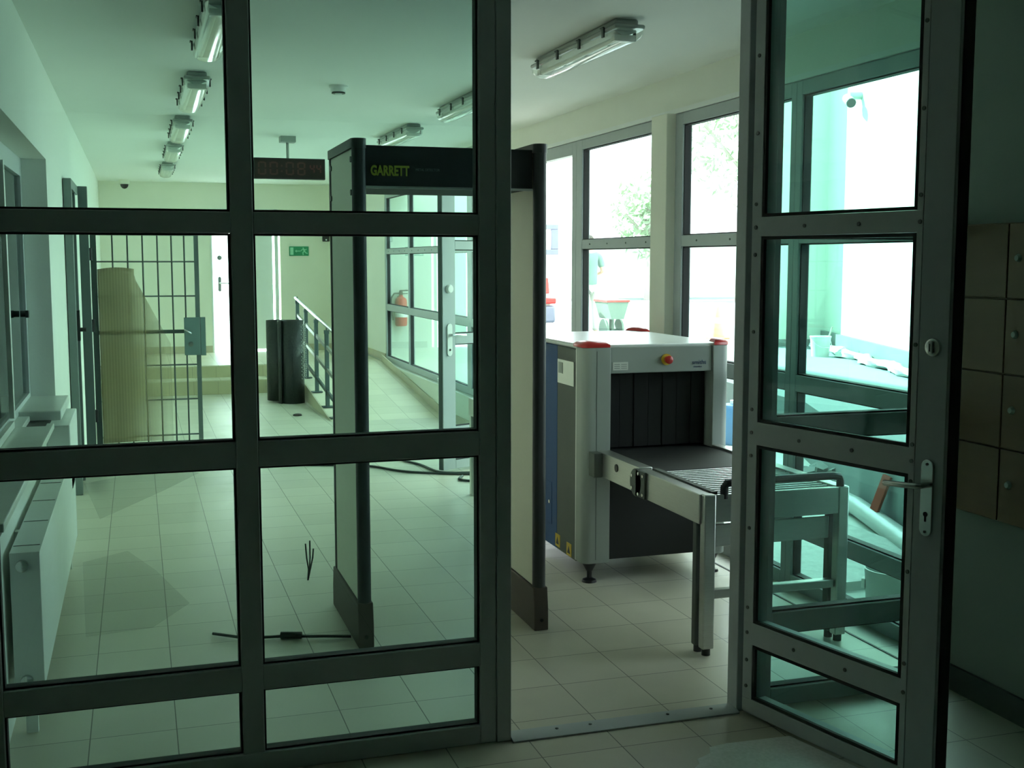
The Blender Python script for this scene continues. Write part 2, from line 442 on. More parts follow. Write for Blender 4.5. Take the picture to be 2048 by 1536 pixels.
# steps, platform and ramp
struct('floor_platform', MB().box(XL, 1.93, 15.65, YB, 0.0, 0.34).box(XL, 1.915, 15.30, 15.65, 0.0, 0.185), 'ramp', 'raised platform with two tiled steps', 'steps')
struct('trim_risers', MB().box(XL, 1.915, 15.288, 15.30, 0.0, 0.172).box(XL, 1.915, 15.638, 15.65, 0.185, 0.328), 'riser', 'olive tiled risers of the two steps', 'step riser')
rp = MB().prism([(1.93, 12.3, 0.0), (1.93, 15.65, 0.34), (1.93, YB, 0.34), (1.93, YB, 0.0)], (XR - 0.052 - 1.93, 0, 0))
struct('floor_ramp', rp, 'ramp', 'tiled access ramp rising along the right glazing', 'ramp')
struct('trim_curb', MB().prism([(1.916, 12.3, 0.0), (1.916, 15.64, 0.337), (1.916, 15.64, 0.0)], (0.012, 0, 0)), 'skirt', 'beige tiled side face of the ramp', 'curb')
struct('baseboard_back', MB().box(XL, DX0 - 0.02, YB - 0.012, YB, 0.34, 0.44).box(DX1 + 0.08, XR, YB - 0.012, YB, 0.34, 0.44).box(XR - 0.012, XR, 15.66, YB - 0.012, 0.34, 0.44), 'skirt', 'beige tiled skirting on the platform', 'baseboard')
struct('trim_plinth', MB().prism([(XR - 0.064, 9.6, 0.0), (XR - 0.064, 9.6, 0.09), (XR - 0.064, 12.3, 0.09), (XR - 0.064, 15.65, 0.43), (XR - 0.064, 15.66, 0.43), (XR - 0.064, 15.66, 0.0)], (0.012, 0, 0)), 'skirt', 'beige tiled skirting along the ramp plinth', 'baseboard')
struct('trim_seam', MB().box(3.055, 3.066, YP + 0.08, 8.5, 0.0, 0.003), 'dskirt', 'dark floor seam in front of the right glazing', 'seam')

# ================================================================== PARTITION (left fixed panel, doorway, right fixed panel)
ZR = [(0.0, 0.068), (0.283, 0.366), (1.032, 1.116), (1.786, 1.854), (2.76, ZC)]
def panes(parent, boxes, m, gk=True, ax='Y'):
    for (a0, a1, p, z0, z1) in boxes:
        if ax == 'Y': b = MB().box(a0, a1, p - 0.003, p + 0.003, z0, z1)
        else: b = MB().box(p - 0.003, p + 0.003, a0, a1, z0, z1)
        obj('pane', b, m, parent, smooth=False)
def gasket(parent, boxes, y0, y1, w=0.006, ax='Y'):
    g = MB()
    for (a0, a1, p, z0, z1) in boxes:
        for (b0, b1, c0, c1) in ((a0, a1, z0, z0 + w), (a0, a1, z1 - w, z1), (a0, a0 + w, z0, z1), (a1 - w, a1, z0, z1)):
            if ax == 'Y': g.box(b0, b1, y0, y1, c0, c1)
            else: g.box(y0, y1, b0, b1, c0, c1)
    obj('gasket', g, 'gasket', parent, smooth=False)
YF, YK = YP, YP + 0.065
w1 = struct('window_1', MB().box(XL, -0.437, YF, YK, 0, ZC).box(1.107, 1.165, YF, YK, 0, ZC).box(-0.437, 1.107, YF, YK, *ZR[0]).box(-0.437, 1.107, YF, YK, *ZR[4]), 'alud',
            'dark framed glass partition left of the doorway', 'glass partition', bev=0.003)
obj('mullion', MB().box(0.289, 0.359, YF, YK, 0.068, 2.76), 'alud', w1, bev=0.003)
for a0, a1 in ((-0.437, 0.289), (0.359, 1.107)):
    for z0, z1 in ZR[1:4]:
        obj('rail', MB().box(a0, a1, YF + 0.001, YK - 0.001, z0, z1), 'alud', w1, bev=0.003)
bx = []
for a0, a1 in ((-0.437, 0.289), (0.359, 1.107)):
    for i in range(4):
        bx.append((a0 + 0.001, a1 - 0.001, YF + 0.035, ZR[i][1] + 0.001, ZR[i + 1][0] - 0.001))
panes(w1, bx, 'pglass'); gasket(w1, bx, YF + 0.015, YF + 0.055)
# door frame
struct('trim_1', MB().box(1.166, 1.219, YF - 0.005, YK + 0.005, 0, ZC).box(1.219, 2.114, YF, YK, 2.772, ZC), 'alud', 'left jamb and head of the open doorway', 'door frame', bev=0.003)
struct('trim_2', MB().box(2.114, 2.185, YF - 0.005, YK + 0.005, 0, ZC), 'alud', 'right jamb of the open doorway', 'door frame', bev=0.003)
w2 = struct('window_2', MB().box(2.186, 2.262, YF, YK, 0, ZC).box(3.13, XR - 0.002, YF, YK, 0, ZC).box(2.262, 3.13, YF, YK, *ZR[0]).box(2.262, 3.13, YF, YK, *ZR[4]), 'alud',
            'dark framed glass partition right of the doorway', 'glass partition', bev=0.003)
for z0, z1 in ZR[1:4]:
    obj('rail', MB().box(2.262, 3.13, YF + 0.001, YK - 0.001, z0, z1), 'alud', w2, bev=0.003)
bx = [(2.263, 3.129, YF + 0.035, ZR[i][1] + 0.001, ZR[i + 1][0] - 0.001) for i in range(4)]
panes(w2, bx, 'pglass'); gasket(w2, bx, YF + 0.015, YF + 0.055)
th = struct('trim_3', MB().prism([(1.219, 3.80, 0), (1.219, 3.80, 0.006), (1.219, 3.82, 0.012), (1.219, 3.88, 0.012), (1.219, 3.90, 0.004), (1.219, 3.90, 0)], (0.895, 0, 0)), 'alu', 'grey metal threshold strip across the doorway', 'threshold')
for x in (1.40, 1.53, 1.84, 2.02):
    obj('screw', MB().cyl((x, 3.85, 0.0115), (x, 3.85, 0.0145), 0.006, n=10), 'clip', th)
# ------------------------------------------------ open door leaf
AL = R(14.0)
d1 = thing('door_1', 'open grey glazed door leaf with lever handle beside doorway', 'door', (2.13, 3.76, 0), AL - R(90), local=True)
d1['kind'] = 'structure'
LT = 2.76
obj('leaf_frame', MB().box(-0.035, 0.016, 0.004, 0.066, 0.012, LT).box(0.692, 0.825, 0.004, 0.066, 0.012, LT).box(0.016, 0.692, 0.004, 0.066, 0.012, 0.075).box(0.016, 0.692, 0.004, 0.066, 2.69, LT), 'alud', d1, bev=0.002)
zz = [0.075, ZR[1][0], ZR[1][1], ZR[2][0], ZR[2][1], ZR[3][0], ZR[3][1], 2.69]
for z0, z1 in ZR[1:4]:
    obj('leaf_rail', MB().box(0.016, 0.692, 0.004, 0.066, z0, z1), 'alud', d1, bev=0.002)
for k in range(4):
    z0, z1 = zz[2 * k], zz[2 * k + 1]
    obj('glazing_bead', MB().box(-0.033, 0.015, -0.004, 0.004, z0 - 0.002, z1 + 0.002), 'bead', d1, bev=0.0015)
    obj('glazing_bead', MB().box(0.693, 0.716, -0.004, 0.004, z0 - 0.002, z1 + 0.002), 'bead', d1, bev=0.0015)
for z0, z1 in ZR[1:4]:
    obj('glazing_bead', MB().box(-0.033, 0.716, -0.004, 0.004, z0, z1), 'bead', d1, bev=0.0015)
obj('glazing_bead', MB().box(-0.033, 0.716, -0.004, 0.004, 0.02, 0.073), 'bead', d1, bev=0.0015)
obj('stile_cover', MB().box(0.7185, 0.825, -0.004, 0.004, 0.012, LT), 'alu', d1, bev=0.0015)
obj('edge_seal', MB().box(0.825, 0.829, 0.012, 0.058, 0.012, LT), 'gasket', d1)
bx = [(0.017, 0.691, 0.014, zz[2 * k] + 0.001, zz[2 * k + 1] - 0.001) for k in range(4)]
panes(d1, bx, 'pglass'); gasket(d1, bx, -0.003, 0.010, 0.011)
for s, z in [(-0.012, 2.42), (-0.012, 2.15), (-0.012, 1.90), (-0.012, 1.818), (0.225, 1.818), (0.464, 1.818), (0.706, 1.818), (-0.012, 1.72), (-0.012, 1.443), (-0.012, 1.16),
             (-0.012, 1.075), (0.225, 1.075), (0.463, 1.075), (0.706, 1.075), (-0.012, 0.99), (-0.012, 0.72), (-0.012, 0.42), (-0.012, 0.325), (0.225, 0.325), (0.463, 0.325), (0.706, 0.325),
             (-0.012, 0.22), (-0.012, 0.12), (0.706, 2.16), (0.706, 1.90), (0.706, 1.44), (0.706, 1.127), (0.706, 1.01), (0.706, 0.72), (0.706, 0.42), (0.706, 2.42)]:
    obj('screw', MB().cyl((s, -0.0035, z), (s, -0.0075, z), 0.0068, n=10), 'screw', d1)
def plate(s, z0, z1, w, y0, y1):
    mb = MB(); r = w / 2; pts = []
    for k in range(13): a = math.pi * k / 12; pts.append((s + r * math.cos(a), y0, z1 - r + r * math.sin(a)))
    for k in range(13): a = math.pi + math.pi * k / 12; pts.append((s + r * math.cos(a), y0, z0 + r + r * math.sin(a)))
    return mb.prism(pts, (0, y1 - y0, 0))
pl = obj('handle_plate', plate(0.772, 0.848, 1.09, 0.046, -0.013, -0.004), 'chrome', d1, bev=0.002)
obj('door_handle', MB().tube([(0.778, -0.004, 1.012), (0.778, -0.05, 1.012), (0.772, -0.058, 1.011), (0.745, -0.062, 1.009), (0.66, -0.060, 1.003), (0.648, -0.056, 1.002)], 0.0095, 12), 'chrome', d1)
obj('keyhole', MB().cyl((0.772, -0.0128, 0.918), (0.772, -0.0145, 0.918), 0.008, n=14).box(0.769, 0.775, -0.0145, -0.0128, 0.895, 0.914), 'gasket', d1)
for z in (1.075, 0.863): obj('screw', MB().cyl((0.772, -0.0128, z), (0.772, -0.0155, z), 0.0045, n=10), 'screw', d1)
obj('lock_rosette', MB().lathe([(0.001, -0.016), (0.019, -0.016), (0.027, -0.013), (0.029, -0.004)], (0.774, 0, 1.436), 24, 'Y'), 'chrome', d1)
obj('lock_cylinder', MB().box(0.766, 0.782, -0.024, -0.0155, 1.418, 1.456), 'silver', d1, bev=0.003)
obj('keyhole', MB().box(0.7725, 0.7755, -0.0255, -0.0238, 1.424, 1.448), 'gasket', d1)

# ================================================================== RIGHT GLAZING
def wwin(n, y0, y1, zb, label, post0=0.07, post1=0.07, x0=XR, rails=None, mid=None):
    x1 = x0 + 0.065
    zt = 2.595
    f = struct('window_%d' % n, MB().box(x0, x1, y0, y0 + post0, zb, zt).box(x0, x1, y1 - post1, y1, zb, zt).box(x0, x1, y0 + post0, y1 - post1, zb, zb + 0.07).box(x0, x1, y0 + post0, y1 - post1, 2.525, zt), 'alu', label, 'window', bev=0.003)
    rails = rails or [(zb, zb + 0.07)] + [r for r in ZR[1:4] if r[0] > zb + 0.1] + [(2.525, zt)]
    segs = [(y0 + post0, y1 - post1)]
    if mid:
        obj('mullion', MB().box(x0 + 0.001, x1 - 0.001, mid - 0.03, mid + 0.03, zb + 0.07, 2.525), 'alu', f, bev=0.003)
        segs = [(y0 + post0, mid - 0.03), (mid + 0.03, y1 - post1)]
    bx = []
    for a0, a1 in segs:
        for z0, z1 in rails[1:-1]:
            o = obj('rail', MB().box(x0 + 0.001, x1 - 0.001, a0, a1, z0, z1), 'alu', f, bev=0.003)
            k = max(2, int((a1 - a0) / 0.32))
            if n < 8 and z0 > 1.5:
                for i in range(k):
                    yy = a0 + (i + 0.5) * (a1 - a0) / k
                    obj('screw', MB().cyl((x0 + 0.001, yy, (z0 + z1) / 2), (x0 - 0.003, yy, (z0 + z1) / 2), 0.006, n=8), 'clip', o)
        for i in range(len(rails) - 1):
            bx.append((a0 + 0.001, a1 - 0.001, x0 + 0.035, rails[i][1] + 0.001, rails[i + 1][0] - 0.001))
    panes(f, bx, 'wglass', ax='X'); gasket(f, bx, x0 + 0.014, x0 + 0.056, ax='X')
    return f
wwin(3, 3.90, 5.30, 0.0, 'floor length grey framed window seen through the open door', post1=0.05)
wwin(4, 5.301, 6.70, 0.0, 'tall grey framed window behind the scanner on its right', post0=0.05, post1=0.10)
wwin(5, 6.93, 8.42, 0.0, 'tall grey framed window behind the scanner on its left', post0=0.03, post1=0.12)
wwin(6, 9.56, 11.45, 0.34, 'grey framed window beside the ramp hidden behind open exit door', mid=10.5)
wwin(7, 11.451, 15.65, 0.34, 'grey framed glazed screen along the ramp with red extinguisher behind', mid=14.22)
struct('trim_4', MB().box(XR - 0.06, XR + 0.10, 6.701, 6.929, 0, 2.60), 'cream', 'cream column between the windows behind the scanner', 'column', bev=0.005)
struct('trim_5', MB().box(XR - 0.012, XR + 0.06, YP + 0.07, 15.65, 2.597, 2.625), 'white', 'metal trim along the window heads, whitened as an edge highlight', 'trim')  # white colour paints in the highlight along the frame's top edge
struct('trim_6', MB().box(XR, XR + 0.07, 8.421, 8.51, 0, 2.595).box(XR, XR + 0.07, 9.47, 9.555, 0, 2.595).box(XR, XR + 0.07, 8.51, 9.47, 2.50, 2.595), 'alu', 'grey frame of the side exit doorway', 'door frame', bev=0.003)
# open exit door leaf (hinged at the far jamb, swung into the corridor)
hx, hy, ex, ey = 3.195, 9.46, 2.29, 9.045
ln = math.hypot(ex - hx, ey - hy)
d2 = thing('door_2', 'grey glazed exit door standing open behind the metal detector', 'door', (hx, hy, 0), math.atan2(ey - hy, ex - hx), local=True)
d2['kind'] = 'structure'
obj('leaf_frame', MB().box(0, 0.09, -0.03, 0.03, 0.02, 2.48).box(ln - 0.13, ln, -0.03, 0.03, 0.02, 2.48).box(0.09, ln - 0.13, -0.03, 0.03, 0.02, 0.09).box(0.09, ln - 0.13, -0.03, 0.03, 2.40, 2.48), 'alu', d2, bev=0.003)
zz = [0.09, 0.283, 0.366, 1.032, 1.116, 1.786, 1.854, 2.40]
for z0, z1 in ZR[1:4]:
    obj('leaf_rail', MB().box(0.09, ln - 0.13, -0.029, 0.029, z0, z1), 'alu', d2, bev=0.003)
bx = [(0.091, ln - 0.131, 0.0, zz[2 * k] + 0.001, zz[2 * k + 1] - 0.001) for k in range(4)]
panes(d2, bx, 'wglass'); gasket(d2, bx, -0.02, 0.02)
obj('edge_plate', MB().box(ln, ln + 0.004, -0.02, 0.02, 0.02, 2.48), 'rail', d2)
s_ = ln - 0.065
obj('handle_plate', plate(s_, 0.94, 1.20, 0.05, 0.03, 0.042), 'white', d2, bev=0.002)
obj('door_handle', MB().tube([(s_, 0.04, 1.11), (s_, 0.085, 1.11), (s_ - 0.02, 0.09, 1.11), (s_ - 0.13, 0.085, 1.105)], 0.011, 10), 'chrome', d2)
obj('keyhole', MB().cyl((s_, 0.041, 0.99), (s_, 0.045, 0.99), 0.009, n=12), 'gasket', d2)
obj('lock_rosette', MB().lathe([(0.034, 0.03), (0.034, 0.045), (0.026, 0.055), (0.001, 0.056)], (s_, 0, 1.475), 20, 'Y'), 'white', d2)

# ================================================================== BACK DOORS
d3 = thing('door_3', 'bright white door leaf at the far end of the corridor', 'door', (DX0, YB, 0.34))
d3['kind'] = 'structure'
obj('leaf', MB().box(DX0 + 0.006, 1.50, YB + 0.05, YB + 0.075, 0.365, 2.41), 'frost', d3, smooth=False)
obj('handle_plate', plate(1.175, 1.24, 1.46, 0.045, YB + 0.036, YB + 0.05), 'chrome', d3)
obj('door_handle', MB().tube([(1.175, YB + 0.045, 1.365), (1.175, YB + 0.0, 1.365), (1.20, YB - 0.005, 1.365), (1.30, YB - 0.005, 1.36)], 0.011, 8), 'chrome', d3)
obj('lock_rosette', MB().cyl((1.18, YB + 0.03, 1.74), (1.18, YB + 0.05, 1.74), 0.035, n=16), 'chrome', d3)
d4 = thing('door_4', 'pale grey door leaf beside the bright far door', 'door', (1.52, YB, 0.34))
d4['kind'] = 'structure'
obj('leaf', MB().box(1.515, 1.955, YB + 0.04, YB + 0.085, 0.375, 2.40), 'wpaint', d4, bev=0.003)
obj('meeting_stile', MB().box(1.500, 1.530, YB + 0.03, YB + 0.09, 0.375, 2.40), 'wpaint', d4)
struct('trim_7', MB().box(1.985, 2.035, YB - 0.01, YB + 0.16, 0.34, 2.46).box(DX0 - 0.02, DX0 + 0.004, YB - 0.01, YB + 0.16, 0.34, 2.46).box(DX0, 2.03, YB - 0.01, YB + 0.16, 2.41, 2.46), 'wpaint', 'white frame of the far double door', 'door frame')

# ================================================================== LEFT SERVICE WINDOW, COUNTER, RADIATOR
w8 = struct('window_8', MB().box(-0.655, -0.615, 3.90, 7.395, 2.18, 2.284).box(-0.655, -0.615, 3.90, 7.395, 0.885, 0.93).box(-0.655, -0.615, 7.33, 7.395, 0.93, 2.18), 'bead', 'sliding service window set into the left wall niche', 'window', bev=0.002)
obj('sash', MB().box(-0.612, -0.59, 6.15, 6.20, 0.93, 2.18).box(-0.612, -0.59, 3.90, 6.15, 0.885, 0.92), 'white', w8, bev=0.002)
panes(w8, [(3.90, 7.33, -0.636, 0.93, 2.18)], 'dglass', ax='X')
obj('latch', MB().cyl((-0.63, 7.14, 1.40), (-0.585, 7.14, 1.40), 0.018, n=12).box(-0.60, -0.585, 7.10, 7.16, 1.38, 1.42), 'black', w8)
ct = thing('counter', 'pale stone counter below the service window', 'counter', (-0.53, 5.0, 0.0))
obj('worktop', MB().box(-0.655, -0.42, 3.91, 6.20, 0.852, 0.882).box(-0.655, -0.56, 6.20, 6.62, 0.852, 0.882).box(-0.455, -0.42, 6.20, 6.30, 0.852, 0.882), 'sill', ct, bev=0.004)
obj('raised_ledge', MB().box(-0.655, -0.405, 6.63, 7.39, 0.852, 0.905), 'sill', ct, bev=0.006)
obj('coin_tray', MB().box(-0.56, -0.455, 6.21, 6.62, 0.8515, 0.857), 'black', ct)
struct('trim_shade', MB().box(-0.479, -0.462, 3.91, 6.5, 0.78, 0.849), 'dskirt', 'dark strip painting the shade under the counter edge', 'trim')  # dark colour stands in for the shaded wall below the counter
bxo = tag(obj('wall_box', MB().box(-0.478, -0.36, 6.55, 7.30, 0.48, 0.835), 'wpaint', bev=0.006), 'white box mounted on the wall beyond the counter end', 'box')
ra = thing('radiator', 'long white panel radiator below the service counter', 'radiator', (-0.41, 5.5, 0.0))
obj('front_panel', MB().box(-0.372, -0.36, 4.4, 6.85, 0.17, 0.665), 'rad', ra, bev=0.004)
obj('back_panel', MB().box(-0.458, -0.446, 4.4, 6.85, 0.17, 0.665), 'rad', ra, bev=0.004)
for y in (4.392, 6.85): obj('side_cover', MB().box(-0.459, -0.359, y, y + 0.008, 0.165, 0.67), 'rad', ra, bev=0.002)
g = MB().box(-0.459, -0.359, 4.392, 6.858, 0.668, 0.672)
obj('top_grille', g, 'rad', ra)
for k in range(6): obj('grille_slot', MB().box(-0.455, -0.365, 4.5 + k * 0.42, 4.503 + k * 0.42, 0.6715, 0.674), 'clip', ra)
for z in (0.625, 0.205):
    obj('end_plug', MB().lathe([(0.001, 4.374), (0.012, 4.374), (0.021, 4.378), (0.022, 4.392)], (-0.418, 0, z), 18, 'Y'), 'chrome', ra)
for y in (4.8, 6.4): obj('bracket', MB().box(-0.479, -0.459, y, y + 0.04, 0.15, 0.66), 'rad', ra)
for y in (4.42, 6.78): obj('leg', MB().box(-0.43, -0.39, y, y + 0.03, 0.0, 0.17), 'rad', ra)
tag(obj('radiator_pipe', MB().tube([(-0.41, 6.86, 0.24), (-0.41, 6.93, 0.24), (-0.41, 6.96, 0.22), (-0.41, 6.97, 0.0)], 0.012, 10).lathe([(0.02, 6.865), (0.024, 6.88), (0.02, 6.92)], (-0.41, 0, 0.24), 12, 'Y'), 'chrome'), 'chrome valve pipe at the far end of the radiator', 'pipe')

# ================================================================== LAMPS
def lamp():
    t = thing('ceiling_lamp', '', 'ceiling lamp', (0, 0, 0), group='fluorescent ceiling lamps')
    L, w = 1.28, 0.075
    def sect(hw, z0, z1, y0, y1, n=10, taper=1.0):
        pts = []
        for k in range(n + 1):
            a = math.pi + math.pi * k / n
            pts.append((hw * math.cos(a), z0 + (z1 - z0) * -math.sin(a) * 1.0))
        return pts
    def shell(hw, ztop, zbot, y0, y1, round_ends=True):
        mb = MB(); prof = []
        for k in range(11):
            a = math.pi * k / 10
            prof.append((-hw * math.cos(a) if abs(math.cos(a)) < 0.98 else -hw * math.cos(a), ztop - (ztop - zbot) * (math.sin(a) ** 0.6)))
        stations = []
        m = 6
        if round_ends:
            for i in range(m + 1):
                t_ = i / m; stations.append((y0 + 0.07 * (1 - math.cos(t_ * math.pi / 2)), max(0.05, math.sin(t_ * math.pi / 2) ** 0.7)))
            for i in range(m, -1, -1):
                t_ = i / m; stations.append((y1 - 0.07 * (1 - math.cos(t_ * math.pi / 2)), max(0.05, math.sin(t_ * math.pi / 2) ** 0.7)))
        else: stations = [(y0, 1), (y1, 1)]
        P = []; F = []
        for y, sc in stations:
            for (x, z) in prof: P.append((x * (0.55 + 0.45 * sc), y, ztop + (z - ztop) * sc))
        q = len(prof)
        for i in range(len(stations) - 1):
            for k in range(q - 1): F.append((i * q + k, i * q + k + 1, (i + 1) * q + k + 1, (i + 1) * q + k))
            F.append((i * q + q - 1, i * q, (i + 1) * q, (i + 1) * q + q - 1))
        F += [tuple(range(q - 1, -1, -1)), tuple(range((len(stations) - 1) * q, len(stations) * q))]
        return mb.add(P, F)
    obj('housing', MB().box(-0.06, 0.06, 0.06, L - 0.06, -0.03, 0.0).box(-0.078, 0.078, 0.02, L - 0.02, -0.052, -0.03), 'lampb', t, bev=0.01)
    obj('reflector', MB().prism([(-0.06, 0.08, -0.053), (0.06, 0.08, -0.053), (0.02, 0.08, -0.07), (-0.02, 0.08, -0.07)], (0, L - 0.16, 0)), 'wpaint', t)
    obj('diffuser', shell(0.074, -0.0535, -0.112, 0.0, L), 'diff', t, ang=50)
    for x in (-0.035, 0.035):
        obj('tube', MB().cyl((x, 0.09, -0.086), (x, L - 0.09, -0.086), 0.013, n=14), 'tube', t)
    for y in (0.10, L - 0.10):
        obj('socket', MB().box(-0.055, 0.055, y - 0.02, y + 0.02, -0.100, -0.0705), 'white', t)
    for y in (0.16, 0.48, 0.80, 1.12):
        for s in (-1, 1):
            obj('clip', MB().box(s * 0.081 - 0.004, s * 0.081 + 0.004, y - 0.012, y + 0.012, -0.075, -0.028).box(s * 0.081 - 0.004, s * 0.081 + 0.010 * s, y - 0.02, y + 0.02, -0.034, -0.028), 'clip', t)
    return t
lp = lamp()
LAMPS = [(0.385, 5.15, 'left row fluorescent lamp cut off by the top edge beside mullion'), (0.385, 7.37, 'second nearest fluorescent lamp of the left ceiling row'), (0.385, 9.62, 'middle fluorescent lamp of the left ceiling row'),
         (0.385, 11.75, 'fourth fluorescent lamp of the left ceiling row'), (0.385, 14.15, 'farthest small fluorescent lamp of the left ceiling row'),
         (2.235, 5.16, 'large fluorescent lamp above the x-ray scanner, seen through the doorway'), (2.235, 7.37, 'fluorescent lamp of the right row half hidden by the door post'), (2.235, 9.62, 'fluorescent lamp just above the metal detector lintel'), (2.235, 11.9, 'fluorescent lamp over the ramp hidden behind the detector lintel')]
for i, (x, y, lab) in enumerate(LAMPS):
    if i == 0:
        lp.location = (x, y, ZC); lp['label'] = lab
    else: dup(lp, (x, y, ZC), lab)
# smoke detector
sm = thing('smoke_detector', 'white smoke detector on the ceiling left of the door post', 'smoke detector', (1.29, 7.75, ZC))
obj('base', MB().lathe([(0.055, ZC - 0.018), (0.062, ZC - 0.012), (0.062, ZC)], (1.29, 7.75, 0), 24), 'white', sm)
obj('sensor_head', MB().lathe([(0.001, ZC - 0.062), (0.018, ZC - 0.060), (0.028, ZC - 0.045), (0.05, ZC - 0.04), (0.052, ZC - 0.018)], (1.29, 7.75, 0), 24), 'white', sm)
obj('vent_ring', MB().lathe([(0.040, ZC - 0.052), (0.044, ZC - 0.052), (0.044, ZC - 0.044), (0.040, ZC - 0.040)], (1.29, 7.75, 0), 24), 'clip', sm)
# clock
YC = 11.0
ck = thing('digital_clock', 'dark digital clock hanging from the ceiling on a pole', 'clock', (1.37, YC, ZC))
obj('case', MB().box(1.048, 1.697, YC, YC + 0.07, 2.442, 2.632), 'black', ck, bev=0.004)
fc = obj('face', MB().box(1.058, 1.687, YC - 0.003, YC + 0.001, 2.452, 2.622), 'clock', ck)
SEG = {'0': 'abcdef', '8': 'abcdefg', '4': 'fgbc'}
def digit(ch, x, z, w, h, tk, m):
    mb = MB(); y0, y1 = YC - 0.0055, YC - 0.0028
    S = {'a': (x + tk, x + w - tk, z + h - tk, z + h), 'g': (x + tk, x + w - tk, z + h / 2 - tk / 2, z + h / 2 + tk / 2), 'd': (x + tk, x + w - tk, z, z + tk),
         'f': (x, x + tk, z + h / 2 + tk / 2, z + h - tk / 2), 'b': (x + w - tk, x + w, z + h / 2 + tk / 2, z + h - tk / 2), 'e': (x, x + tk, z + tk / 2, z + h / 2 - tk / 2), 'c': (x + w - tk, x + w, z + tk / 2, z + h / 2 - tk / 2)}
    for c in SEG[ch]:
        a, b, p, q = S[c]; mb.box(a, b, y0, y1, p, q)
    obj('digit', mb, m, fc, smooth=False)
for ch, x in (('0', 1.085), ('0', 1.19), ('0', 1.335), ('8', 1.44)): digit(ch, x, 2.478, 0.075, 0.12, 0.015, 'digit')
for ch, x in (('4', 1.555), ('4', 1.615)): digit(ch, x, 2.500, 0.045, 0.08, 0.011, 'digitl')
obj('colon', MB().box(1.292, 1.307, YC - 0.0055, YC - 0.0028, 2.505, 2.52).box(1.292, 1.307, YC - 0.0055, YC - 0.0028, 2.555, 2.57), 'digit', fc)
obj('pole', MB().cyl((1.36, YC + 0.035, 2.632), (1.36, YC + 0.035, ZC - 0.03), 0.013, n=12), 'lampb', ck)
obj('ceiling_bracket', MB().box(1.29, 1.43, YC - 0.03, YC + 0.10, ZC - 0.055, ZC), 'lampb', ck, bev=0.003)
# dome camera
dc = thing('dome_camera', 'beige dome camera with dark lens on ceiling at far left', 'security camera', (-0.12, 17.6, ZC))
obj('base', MB().lathe([(0.075, ZC - 0.06), (0.075, ZC)], (-0.12, 17.6, 0), 20), 'cream', dc)
obj('dome', MB().lathe([(0.001, ZC - 0.125), (0.03, ZC - 0.115), (0.05, ZC - 0.09), (0.055, ZC - 0.06)], (-0.12, 17.6, 0), 20), 'black', dc)
# exit sign
es = thing('exit_sign', 'green running man exit sign on the end wall', 'exit sign', (2.34, YB, 1.84))
obj('board', MB().box(2.20, 2.49, YB - 0.012, YB, 1.77, 1.91), 'exit', es)
yy = YB - 0.0145
pg = MB()
pg.box(2.215, 2.262, yy, yy + 0.0035, 1.785, 1.895)
pg.box(2.31, 2.365, yy, yy + 0.0035, 1.834, 1.846).prism([(2.31, yy, 1.862), (2.285, yy, 1.84), (2.31, yy, 1.818)], (0, 0.0035, 0))
pg.cyl((2.408, yy, 1.885), (2.408, yy + 0.0035, 1.885), 0.010, n=12)
def limb(a, b, w):
    a, b = Vector((a[0], yy, a[1])), Vector((b[0], yy, b[1])); t = (b - a).normalized(); n_ = Vector((-t.z, 0, t.x)) * w
    pg.prism([a + n_, b + n_, b - n_, a - n_], (0, 0.0035, 0))
for a, b, w in (((2.41, 1.875), (2.43, 1.835), 0.011), ((2.408, 1.868), (2.38, 1.855), 0.006), ((2.38, 1.855), (2.372, 1.838), 0.005), ((2.415, 1.868), (2.445, 1.858), 0.006), ((2.445, 1.858), (2.458, 1.872), 0.005),
                ((2.427, 1.838), (2.402, 1.82), 0.008), ((2.402, 1.82), (2.408, 1.782), 0.007), ((2.43, 1.838), (2.448, 1.812), 0.008), ((2.448, 1.812), (2.475, 1.805), 0.007)):
    limb(a, b, w)
obj('pictogram', pg, 'exitw', es, smooth=False)
# small wall speaker
sp = thing('wall_device', 'small black wall device with a light above exit sign', 'wall device', (2.78, YB, 2.03))
obj('housing', MB().box(2.70, 2.80, YB - 0.06, YB, 1.985, 2.16), 'black', sp, bev=0.006)
obj('light', MB().cyl((2.75, YB - 0.059, 2.01), (2.75, YB - 0.066, 2.01), 0.012, n=12), 'tube', sp)

